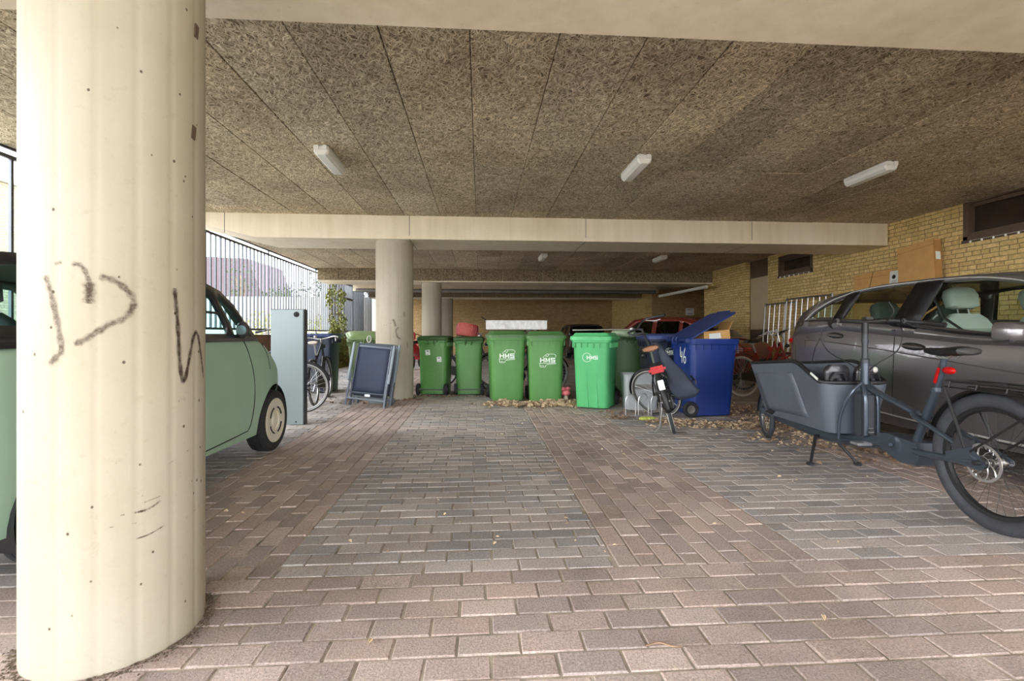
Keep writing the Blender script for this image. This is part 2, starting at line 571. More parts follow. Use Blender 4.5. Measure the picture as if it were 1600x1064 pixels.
# ceiling boards, each board modelled with a shadow gap
def make_ceiling():
    rnd = random.Random(11)
    verts = []; faces = []; cols = []
    def board(x0, x1, y0, y1):
        g = .0035; ch = .004
        x0 += g * rnd.uniform(.4, 1.3); x1 -= g * rnd.uniform(.4, 1.3); y0 += g * .5; y1 -= g * .5
        z = ZC + rnd.gauss(0, .0014)
        o = len(verts)
        for (ins, zz) in ((0, z + .03), (0, z + ch), (ch, z)):
            verts.extend([(x0 + ins, y0 + ins, zz), (x0 + ins, y1 - ins, zz), (x1 - ins, y1 - ins, zz), (x1 - ins, y0 + ins, zz)])
        for a in (0, 4):
            for k in range(4):
                faces.append((o + a + k, o + a + (k + 1) % 4, o + a + 4 + (k + 1) % 4, o + a + 4 + k))
        faces.append((o + 8, o + 9, o + 10, o + 11))
        k = rnd.uniform(.84, 1.12); w = rnd.uniform(-.03, .03)
        cols.extend([(k * (1 + w), k, k * (1 - w), 1)] * 12)
    p = .563
    i0 = int((XL + .063) / p) - 1
    for i in range(i0, 18):
        x0 = -.063 + i * p; x1 = x0 + p
        x0 = max(x0, XL); x1 = min(x1, 10.2)
        if x1 - x0 < .03: continue
        for bay in (-4.76 - 6.19 * 0, 1.43, 7.62, 13.8, 19.99):
            ys = bay + .93
            ye = ys + 5.26
            if x0 > XR and not (bay > 13): continue
            cut = ys + (2.4 if i % 2 else 2.95)
            if i % 4 == 1: cuts = [ys, cut, ye - .45, ye]
            else: cuts = [ys, cut, ye] if i % 3 else [ys, cut, cut + 2.1, ye]
            for a, b in zip(cuts, cuts[1:]):
                if a > YF: continue
                board(x0, x1, a, min(b, YF + .2))
    me = bpy.data.meshes.new('ceiling')
    me.from_pydata(verts, [], faces)
    at = me.color_attributes.new('Col', 'FLOAT_COLOR', 'POINT')
    at.data.foreach_set('color', [v for c in cols for v in c])
    me.materials.append(MT['wool'])
    o = bpy.data.objects.new('ceiling', me); COL.objects.link(o); o['kind'] = 'structure'
    o['label'] = 'ceiling of rough grey brown wood wool boards'
make_ceiling()
struct(MB().b2(XL, 10.5, YB, YF + .3, ZC + .025, ZC + .5), 'ceiling_slab', MT['black'], smooth=False)
struct(MB().b2(XL - .03, XL, YB, YF, ZC - .02, ZC + .5), 'trim_1', MT['dkmetal'], smooth=False)
# beams with tapered cantilever at the open side
def beam(y0, y1, name, joints, xr, m):
    prof = [(XL, ZC + .03), (XL, 2.86), (-3.5, ZS), (xr, ZS), (xr, ZC + .03)]
    mb = MB()
    mb.prism(prof, 'y', y0, y1)
    o = mb.build(name, m, None, ang=20); o['kind'] = 'structure'
    if joints:
        j = MB()
        for x in joints:
            j.b2(x - .004, x + .004, y0 - .0015, y0, ZS + .06, ZC)
            if name != 'trim_2': j.b2(x - .004, x + .004, y0 + .0, y1 + .0015, ZS - .0015, ZS)
        jo = j.build('joint_line', MT['dkmetal'], o, smooth=False)
beam(1.43, 2.355, 'trim_2', [-.03], XR, MT['beam'])
beam(7.62, 8.55, 'trim_3', [-3.95, -1.12, 1.72, 4.53], 6.93, MT['beam'])
woolbeam = NT('wood_wool_cladding')
MT['woolb'] = woolbeam.m
co = woolbeam.coord(scale=(1, 1, 1))
nz = woolbeam.n('ShaderNodeTexNoise', Scale=28.0, Detail=5.0, Roughness=.7); woolbeam.l(co, nz.inputs['Vector'])
rr_ = woolbeam.ramp(nz.outputs[0], [(.35, lin((88, 76, 58))), (.55, lin((142, 126, 100))), (.7, lin((176, 160, 130)))])
woolbeam.l(rr_.outputs[0], woolbeam.b.inputs['Base Color']); woolbeam.b.inputs['Roughness'].default_value = .95
woolbeam.bump(nz.outputs[0], .8, .01)
for nm, y0 in (('trim_4', 13.8), ('trim_5', 19.99)):
    prof = [(-4.6, ZC + .03), (-4.6, ZS), (7.1, ZS), (7.1, ZC + .03)]
    o = MB().prism(prof, 'y', y0, y0 + .93).build(nm, MT['beam'], None, ang=20); o['kind'] = 'structure'
    # wood wool panels on its front
    for k in range(20):
        xa = -4.6 + k * .585
        MB().b2(xa + .004, xa + .581, y0 - .03, y0 - .001, ZS + .03, ZC - .002, .003).build('cladding_board', MT['woolb'], o)
for nm, y0 in (('trim_6', -4.76),):
    o = MB().prism([(XL, ZC + .03), (XL, ZS), (XR, ZS), (XR, ZC + .03)], 'y', y0, y0 + .93)
    if YB < y0: struct(o, nm, MT['beam'])
struct(MB().tube([(-4.4, 17.2, 2.62), (6.5, 17.2, 2.62)], .07, 10), 'trim_7', MT['greysteel'])
struct(MB().b2(-4.7, 6.9, 17.9, 18.2, 2.66, 2.95), 'trim_8', MT['beam'])
struct(MB().tube([(6.5, 13.2, 2.42), (6.5, 16.8, 2.44)], .05, 10), 'trim_9', MT['white'])

# right wall with two high windows and a recessed door
rw = MB()
WX = XR + .3
rw.b2(XR, WX, YB, 11.03, -.1, 2.39)
rw.b2(XR, WX, YB, 3.2, 2.39, ZC + .1)
rw.b2(XR, WX, 6.38, 9.48, 2.39, ZC + .1)
rw.b2(XR, WX, 9.48, 10.62, 2.86, ZC + .1)
rw.b2(XR, WX, 10.62, 11.03, 2.39, ZC + .1)
rw.b2(XR, WX, 12.0, 14.3, -.1, ZC + .1)
rw.b2(XR, WX, 19.6, YF + .2, -.1, ZC + .1)
struct(rw, 'wall_right', MT['brickx'], smooth=False)
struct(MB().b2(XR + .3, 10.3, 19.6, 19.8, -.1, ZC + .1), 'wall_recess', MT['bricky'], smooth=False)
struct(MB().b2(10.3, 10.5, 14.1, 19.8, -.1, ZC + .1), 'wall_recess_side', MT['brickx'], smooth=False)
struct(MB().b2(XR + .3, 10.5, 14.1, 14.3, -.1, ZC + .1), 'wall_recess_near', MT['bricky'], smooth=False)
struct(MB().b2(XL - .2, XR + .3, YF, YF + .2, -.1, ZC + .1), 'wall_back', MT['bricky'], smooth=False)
def window(n, y0, y1, z0, z1, mull):
    f = MB()
    X0, X1 = XR - .012, XR + .16
    t = .07
    f.b2(X0, X1, y0, y1, z0, z0 + t, .006); f.b2(X0, X1, y0, y1, z1 - t, z1, .006)
    f.b2(X0, X1, y0, y0 + t, z0, z1, .006); f.b2(X0, X1, y1 - t, y1, z0, z1, .006)
    f.b2(X0 + .05, X1, y0 + t, y1 - t, z0 + t, z0 + t + .05, .004)
    f.b2(X0 + .05, X1, y0 + t, y1 - t, z1 - t - .05, z1 - t, .004)
    for m in mull: f.b2(X0 + .02, X1, m - .05, m + .05, z0 + t, z1 - t, .004)
    o = struct(f, 'window_%d' % n, MT['brownwood'], 'dark brown framed high window in the brick wall')
    MB().b2(XR + .10, XR + .115, y0 + .02, y1 - .02, z0 + .02, z1 - .02).build('pane', MT['darkglass'], o, smooth=False)
    MB().b2(XR - .03, XR + .0, y0 - .01, y1 + .01, z0 - .03, z0 + .012, .006).build('window_sill', MT['brownwood'], o)
    return o
window(1, 3.2, 6.38, 2.39, ZC + .05, [4.8])
window(2, 9.48, 10.62, 2.39, 2.86, [])
# door in recess
d = struct(MB().b2(XR + .12, XR + .17, 11.03, 12.0, 0, ZC + .05), 'door_1', MT['brownwood'], smooth=False)
MT['beige'] = mat('beige_door_panel', (190, 174, 140), .6, var=.05)
MB().b2(XR + .10, XR + .12, 11.09, 11.94, 1.18, 2.5, .004).build('door_panel', MT['beige'], d)
MB().b2(XR + .08, XR + .12, 11.05, 11.10, 0, ZC).build('door_frame', MT['brownwood'], d)
# wall sign
sg = tag(MB().b2(8.72, 9.02 + .06, 19.57, 19.6, 1.86, 2.16, .004).build('wall_sign', MT['white']), 'small square white sign on the brick wall behind the red car', 'sign')
for k in (0, 3):
    MB().b2(8.78, 9.0 + (.02 if k % 2 else -.04), 19.566, 19.57, 2.1 - k * .06 - .012, 2.1 - k * .06 + .008).build('printed_line', MT['dkmetal'], sg, smooth=False)
# open side: low retaining wall, raised ground outside
struct(MB().b2(XL - .28, XL - .02, YB, YF + .2, -.2, 1.05), 'wall_left', MT['retain'], smooth=False)
MT['outground'] = mat('pale_outside_paving', (190, 184, 172), .9, var=.08, vs=2)
struct(MB().b2(-60, XL - .28, -40, 70, .85, 1.0), 'ground_outside', MT['outground'], 'pale paving outside the fence', smooth=False)
struct(MB().b2(-60, 60, -60, -9, -.2, 0), 'ground_front', MT['outground'], smooth=False)

# ---------------- concrete pillars
def pillar(x, y, r, label, name='concrete_pillar'):
    rows = []
    seg = 176
    for z in [0, .03] + [k * .32 for k in range(1, 9)] + [ZS + .01]:
        row = []
        for k in range(seg):
            t = k / seg * 2 * PI
            ph = (k % 11) / 11.0
            rr = r + .0006 * math.sin(ph * PI) + .0003 * ph
            if k % 11 == 0: rr -= .0018
            row.append((rr * math.cos(t), rr * math.sin(t), z))
        rows.append(row)
    o = MB().loft(rows).build(name, MT['cream'], None, ang=60)
    o.location = (x, y, 0)
    return tag(o, label, 'pillar', 'round concrete pillars')
p1 = pillar(-1.285, 1.786, .256, 'nearest thick cream concrete pillar with dark spray-painted marks')
p2 = pillar(-1.41, 7.955, .303, 'round cream concrete pillar behind the folded garden chairs')
p3 = pillar(-1.43, 14.2, .29, 'cream concrete pillar standing behind the first green bin with stickers')
p4 = pillar(-1.43, 20.4, .28, 'farthest cream concrete pillar, half hidden behind another pillar')
# graffiti strokes (angle on the pillar in degrees, height)
def graff(strokes, r, w, name, m, parent):
    for st, ww in strokes:
        pts = smooth_path([(a, z, 0) for a, z in st], 7)
        vs = []; fs = []; ed = []
        n = len(pts)
        for i, p in enumerate(pts):
            q = pts[min(i + 1, n - 1)] - pts[max(i - 1, 0)]
            dx = R(q.x) * r; dz = q.y
            l = math.hypot(dx, dz) or 1
            nx, nz = -dz / l, dx / l
            k = 1.35 + .25 * math.sin(i * 1.1)
            for j in range(7):
                sgn = (j - 3) / 3
                a = R(p.x) + nx * ww * k * sgn / r; z = p.y + nz * ww * k * sgn
                rr = r + .0018
                vs.append((rr * math.cos(a), rr * math.sin(a), z))
                e = (1 - abs(sgn)) * (1.0 if 1 < i < n - 2 else .45) * (.8 + .2 * math.sin(i * .55))
                ed.append((e, e, e, 1))
        for i in range(n - 1):
            for j in range(6):
                a = i * 7 + j
                fs.append((a, a + 7, a + 8, a + 1))
        mb = MB(); mb.add(vs, fs)
        o = mb.build(name, m, parent, fixn=False)
        at = o.data.color_attributes.new('Edge', 'FLOAT_COLOR', 'POINT')
        at.data.foreach_set('color', [v for c in ed for v in c])
def spray(name, rgb, dens, amax=.85):
    t = NT(name)
    co = t.coord()
    n = t.n('ShaderNodeTexNoise', Scale=60.0, Detail=6.0, Roughness=.8); t.l(co, n.inputs['Vector'])
    r = t.ramp(n.outputs[0], [(.5 - dens, (.15, .15, .15)), (.60, (1, 1, 1))])
    at = t.n('ShaderNodeAttribute', attribute_name='Edge')
    re = t.ramp(at.outputs['Fac'], [(0.0, (0, 0, 0)), (.55, (amax, amax, amax))])
    mu = t.n('ShaderNodeMath', operation='MULTIPLY'); t.l(r.outputs[0], mu.inputs[0]); t.l(re.outputs[0], mu.inputs[1])
    t.b.inputs['Base Color'].default_value = (*lin(rgb), 1)
    t.b.inputs['Roughness'].default_value = .8
    t.l(mu.outputs[0], t.b.inputs['Alpha'])
    return t.m
MT['spray'] = spray('faded_spray_paint', (84, 68, 52), .16, .72)
MT['sprayd'] = spray('dark_spray_paint', (62, 44, 34), .25, .95)
MT['scratch'] = spray('scratch_marks', (70, 54, 40), .12, .9)
G1 = [([(-97, 1.239), (-94.7, 1.204), (-91.3, 1.142), (-88.4, 1.074), (-86.8, 1.015), (-90, .99), (-94.7, .967)], .0085),
      ([(-90.9, 1.274), (-86.4, 1.278)], .006),
      ([(-80.7, 1.275), (-76, 1.272), (-72.9, 1.251), (-70.8, 1.212), (-71.0, 1.182), (-71.3, 1.153)], .0065),
      ([(-71.4, 1.22), (-70.6, 1.19), (-71.5, 1.155)], .013),
      ([(-65.6, 1.237), (-58.7, 1.231), (-51.7, 1.206), (-47.1, 1.171), (-48.2, 1.136), (-53.5, 1.105), (-59.7, 1.092), (-67.3, 1.064), (-74.3, 1.04), (-79.3, 1.029)], .009)]
graff(G1, .256, .012, 'graffiti', MT['spray'], p1)
G2 = [([(-20.5, 1.218), (-19, 1.152), (-17.4, 1.064), (-16.3, .976), (-14.1, .904), (-11.2, .905), (-5.8, .996), (-1.5, 1.055), (3, 1.06), (8, 1.0), (14.7, .897)], .0075)]
graff(G2, .256, .01, 'graffiti', MT['sprayd'], p1)
G3 = [([(-40.8, .512), (-30.7, .52)], .002), ([(-44.5, .486), (-36.9, .49), (-30.7, .505)], .0035), ([(-54.2, .487), (-39.6, .484)], .0025),
      ([(-45.6, .401), (-38.1, .404), (-27.7, .418)], .0022), ([(-10.4, .412), (6.5, .43)], .0025), ([(-25, .62), (-8, .65)], .0015), ([(-60, .455), (-45, .452)], .002)]
graff(G3, .256, .01, 'scratch', MT['scratch'], p1)
# small dark recess plates high on the right of the pillar
for a, z in ((-2, 1.785), (2, 2.16)):
    mb = MB().at(RZ(a) @ T(.2565, 0, z) @ RX(-8)); mb.box(0, 0, 0, .006, .022, .05, .001)
    mb.build('dark_plate', MT['brownwood'], p1)
graff([([(-85, 1.30), (-80, 1.24), (-77, 1.18)], .018), ([(-68, 1.17), (-76, 1.12), (-72, 1.02), (-60, .97)], .012), ([(-52, 1.42), (-50, 1.34)], .022), ([(-40, .93), (-38, .83)], .014)], .303, .01, 'graffiti', MT['spray'], p2)

# ---------------- ceiling lights
def fixture(x, y, label, name='ceiling_light', rz=0):
    o = empty(name, label, 'ceiling light', (x, y, ZC), rz, 'white bulkhead ceiling lights')
    b = MB()
    b.b2(-.075, .075, -.30, .30, -.05, 0, .006)
    b.b2(-.06, -.02, -.315, -.29, -.045, -.002); b.b2(.02, .06, -.315, -.29, -.045, -.002)
    b.build('housing', MT['white'], o)
    sec = []
    for (y_, k) in ((-.30, .8), (-.285, 1), (.285, 1), (.30, .8)):
        sec.append([(-.078 * k, y_, -.045), (-.07 * k, y_, -.075 * (k * .3 + .7)), (-.04 * k, y_, -.098 * (k * .3 + .7)), (.04 * k, y_, -.098 * (k * .3 + .7)), (.07 * k, y_, -.075 * (k * .3 + .7)), (.078 * k, y_, -.045)])
    MB().loft(sec).build('diffuser', MT['lamp'], o)
    return o
fixture(-1.58, 5.13, 'leftmost of the three near white ceiling lights')
fixture(1.72, 5.15, 'middle one of the three near white ceiling lights', rz=0)
fixture(4.47, 5.16, 'near white ceiling light on the right, above the estate car')
fixture(1.5, 11.28, 'small white ceiling light beyond the second beam, above the green bins')
fixture(4.38, 11.3, 'white ceiling light beyond the second beam, above the navy bin')
fixture(4.95, 18.7, 'tiny distant ceiling light in the third bay near the recess')
# ================================================================ OUTSIDE, beyond the open left side
def fence_panel(y0, y1, label, first_post=True):
    f = empty('metal_fence', label, 'fence', (-4.75, y0, 1.0), 0, 'grey bar fence panels on the low wall')
    L = y1 - y0 - .035
    MB().b2(-.02, .02, 0, L, 1.83, 1.87, .003).build('top_rail', MT['fencedk'], f)
    MB().b2(-.02, .02, 0, L, .14, .18, .003).build('bottom_rail', MT['fencedk'], f)
    MB().b2(-.016, .016, -.016, .016, -.05, 1.93, .003).build('post', MT['fencedk'], f)
    n = int(L / .168)
    b0 = None
    for k in range(1, n + 1):
        yy = L * k / (n + 1)
        if b0 is None:
            b0 = MB().b2(-.014, .014, -.014, .014, .18, 1.83).build('bar', MT['fence'], f, smooth=False); b0.location = (0, yy, 0)
        else:
            c = b0.copy(); COL.objects.link(c); c.parent = f; c.location = (0, yy, 0)
    return f
fence_panel(4.98, 7.9, 'short stretch of dark railing left of the nearest pillar')
fence_panel(7.9, 11.0, 'grey bar fence directly beyond the roof of the mint green car')
fence_panel(11.0, 14.1, 'grey bar fence above the pale grey metal cabinet')
fence_panel(14.1, 16.8, 'grey bar fence overgrown with ivy, left of the gate')
fence_panel(18.0, 21.4, 'farthest bar fence between gate and concrete pillar')
g = empty('metal_gate', 'narrow dark framed gate in the fence right of the ivy', 'gate', (-4.75, 16.8, 1.0))
MB().b2(-.03, .03, 0, .05, -.05, 1.9).b2(-.03, .03, 1.15, 1.2, -.05, 1.9).b2(-.03, .03, 0, 1.2, 1.29, 1.35).b2(-.03, .03, 0, 1.2, .14, .19).b2(-.02, .02, 0, 1.2, 1.83, 1.87).build('gate_frame', MT['fencedk'], g)
for k in range(7):
    MB().b2(-.01, .01, .12 + k * .15, .14 + k * .15, .19, 1.29).build('bar', MT['fence'], g, smooth=False)
MT['outwhite'] = mat('white_rendered_wall', (170, 168, 160), .85, var=.04)
MT['slate'] = mat('mauve_roof_slates', (72, 60, 64), .8, var=.1, vs=3)
MT['wallpanel'] = mat('white_outside_boards', (150, 152, 150), .7, var=.05)
tag(MB().b2(-16, -5.05, 27, 27.25, .9, 3.12).build('garden_wall', MT['outwhite']), 'white garden wall seen through the bar fence', 'wall')
b = empty('shed', 'white boarded shed behind the narrow gate', 'shed', (-5.35, 17.3, 1.0))
mb = MB()
for k in range(16): mb.b2(0, .05, k * .3 + .006, k * .3 + .294, 0, 2.05, .004)
mb.build('boarding', MT['wallpanel'], b); MB().b2(-.32, .10, -.05, 4.9, 2.05, 2.12, .01).build('roof', MT['dkmetal'], b)
MB().b2(-.28, .0, 0, 4.8, 0, 2.05).build('wall', MT['wallpanel'], b)
h = empty('house', 'mauve roofed house far behind the bar fence', 'house', (-18, 36, 1.0))
MB().prism([(-6, 0), (3.0, 0), (3.0, 2.2), (1.9, 3.2), (1.0, 5.6), (-6, 5.9)], 'y', 0, 6).build('roof', MT['slate'], h)
MB().b2(-6, 3.1, -.2, 0, 0, .9).build('wall', MT['outwhite'], h)
MB().b2(-3.4, -2.2, -.12, .02, 2.5, 3.9, .03).build('dormer_window', MT['dkmetal'], h)
h2 = empty('brick_building', 'pale brick building left of the nearest pillar, beyond the railing', 'building', (-12, 4, 1.0))
MB().b2(-6, 0, 0, 13, 0, 3.9).build('wall', MT['brickout'], h2)
MB().b2(-6.1, .08, -.1, 13.1, 3.9, 4.05, .01).build('roof_edge', MT['outwhite'], h2)

def leafmat(name, a, b_):
    t = NT(name)
    co = t.coord()
    n = t.n('ShaderNodeTexNoise', Scale=3.5, Detail=3.0); t.l(co, n.inputs['Vector'])
    r = t.ramp(n.outputs[0], [(.3, lin(a)), (.7, lin(b_))])
    t.l(r.outputs[0], t.b.inputs['Base Color'])
    t.b.inputs['Roughness'].default_value = .7
    return t.m
MT['leafA'] = leafmat('leaves_green', (48, 58, 34), (74, 82, 52))
MT['leafB'] = leafmat('leaves_ivy', (100, 108, 44), (142, 144, 72))
MT['bark'] = mat('bark', (104, 88, 70), .9, var=.2, bump=.4)
def leaves(mb, rnd, c, rad, n, size):
    for _ in range(n):
        while True:
            p = Vector((rnd.uniform(-1, 1), rnd.uniform(-1, 1), rnd.uniform(-1, 1)))
            if .25 < p.length < 1: break
        p = Vector((c[0] + p.x * rad[0], c[1] + p.y * rad[1], c[2] + p.z * rad[2]))
        q = Euler((rnd.uniform(0, 6.3), rnd.uniform(0, 6.3), rnd.uniform(0, 6.3))).to_matrix()
        s = size * rnd.uniform(.6, 1.3)
        mb.add([p + q @ Vector(v) * s for v in ((-.5, 0, 0), (0, -.28, .05), (.5, 0, 0), (0, .28, .05))], [(0, 1, 2), (0, 2, 3)])
def tree(name, label, cat, x, y, h, rad, n, seed, size=.16, group=None):
    rnd = random.Random(seed)
    o = empty(name, label, cat, (x, y, 1.0), 0, group)
    t = MB()
    t.tube([(0, 0, -.1), (.05, 0, h * .5), (0, .05, h * .8)], [.12, .09, .03], 7)
    cr = MB()
    for k in range(7):
        a = rnd.uniform(0, 6.3)
        cx, cy, cz = math.cos(a) * rad * .5, math.sin(a) * rad * .5, h * rnd.uniform(.45, .85)
        t.tube([(0, 0, h * .35), (cx * .6, cy * .6, cz * .85), (cx, cy, cz)], [.05, .03, .01], 5)
        leaves(cr, rnd, (cx, cy, cz), (rad * .6, rad * .6, h * .2), n // 7, size)
    t.build('trunk', MT['bark'], o)
    cr.build('crown', MT['leafA'], o, smooth=False, fixn=False)
    return o
tree('tree', 'thin tree in front of the mauve roofed house', 'tree', -14.6, 30, 4.6, .8, 350, 1)
tree('tree', 'leafy tree rising behind the white garden wall, left part', 'tree', -12.2, 31, 3.3, 1.6, 1500, 2)
tree('tree', 'broad tree behind the white wall next to the ivy', 'tree', -9.4, 30, 4.4, 1.7, 2000, 3)
tree('tree', 'tree with sparse branches under the ceiling edge', 'tree', -9.6, 37, 7.6, 1.9, 1600, 5, .2)
rnd = random.Random(9)
for (x, y, r_, lab) in ((-9.6, 22, .9, 'low shrub in front of the white garden wall, left of the metal cabinet'), (-7.6, 23.6, .8, 'small shrub in front of the white wall behind the metal cabinet')):
    o = empty('shrub', lab, 'shrub', (x, y, 1.0))
    m_ = MB(); leaves(m_, rnd, (0, 0, r_ * .6), (r_, r_, r_ * .7), 900, .1)
    m_.build('foliage', MT['leafB'], o, smooth=False, fixn=False)
    MB().tube([(0, 0, -.05), (0, 0, r_)], .02, 6).build('stem', MT['bark'], o)
# ivy over fence and low wall
iv = empty('ivy', 'yellow green ivy climbing the fence beside the gate', 'ivy', (-4.58, 15.4, 0))
m_ = MB()
for k in range(26):
    yy = rnd.uniform(-.75, .75); zz = rnd.uniform(.1, 2.55)
    leaves(m_, rnd, (rnd.uniform(-.02, .1), yy * (1.1 - .2 * zz / 2.8), zz), (.10, .2, .28), 75, .085)
leaves(m_, rnd, (.08, .5, .5), (.15, .6, .5), 500, .085)
m_.build('foliage', MT['leafB'], iv, smooth=False, fixn=False)
st = MB()
for k in range(5):
    y0 = -.6 + k * .3
    st.tube(smooth_path([(.0, y0, 0), (.03, y0 + .1, .9), (-.0, y0 - .08, 1.9), (.02, y0 + .05, 2.8)], 5), .012, 5)
st.build('stem', MT['bark'], iv)
gr = MB()
for k in range(2600):
    x, y = rnd.uniform(-4.7, -4.35), rnd.uniform(13.6, 18.2); hh = rnd.uniform(.04, .16); a = rnd.uniform(0, 6.3)
    dx, dy = math.cos(a) * .008, math.sin(a) * .008
    gr.add([(x - dx, y - dy, -.005), (x + dx, y + dy, -.005), (x + rnd.uniform(-.04, .04), y + rnd.uniform(-.04, .04), hh)], [(0, 1, 2)])
tag(gr.build('grass', MT['leafB'], None, smooth=False, fixn=False), 'strip of grass and weeds at the foot of the ivy', 'grass', kind='stuff')
# ================================================================ WHEELED BINS
def binmat(name, rgb, fade=.12):
    t = NT(name)
    c = lin(rgb)
    co = t.coord(scale=(3, 3, 1.4))
    n = t.n('ShaderNodeTexNoise', Scale=1.6, Detail=5.0, Roughness=.6); t.l(co, n.inputs['Vector'])
    r = t.ramp(n.outputs[0], [(.3, tuple(v * (1 - fade) for v in c)), (.55, c), (.75, tuple(v * (1 + fade) + .012 for v in c))])
    t.l(r.outputs[0], t.b.inputs['Base Color'])
    t.b.inputs['Roughness'].default_value = .46
    f = t.n('ShaderNodeTexNoise', Scale=120.0, Detail=2.0); t.l(t.coord(), f.inputs['Vector'])
    t.bump(f.outputs[0], .12, .002)
    return t.m
MT['binG'] = binmat('bin_green', (84, 138, 70))
MT['binGl'] = binmat('bin_lid_green', (70, 112, 58))
MT['binD'] = binmat('bin_dark_green', (56, 92, 44))
MT['binB'] = binmat('bin_bright_green', (80, 176, 110))
MT['binBl'] = binmat('bin_bright_green_lid', (88, 188, 120))
MT['binO'] = binmat('bin_faded_green', (128, 152, 102))
MT['binN'] = binmat('bin_blue', (14, 48, 122))
MT['binNl'] = binmat('bin_blue_lid', (28, 50, 108))
MT['binK'] = binmat('bin_navy', (24, 34, 58))
MT['binKl'] = binmat('bin_navy_lid', (44, 62, 118))
MT['binS'] = binmat('bin_slate', (42, 51, 70))
MT['binSl'] = binmat('bin_slate_lid', (42, 58, 102))
MT['axle'] = mat('axle_steel', (120, 120, 118), .5, .7)
MT['sticker'] = mat('sticker_white', (226, 232, 228), .5, var=.05)
MT['stickerk'] = mat('sticker_print', (70, 84, 82), .6)
MT['logo'] = mat('white_logo_print', (232, 244, 232), .5, var=.03)

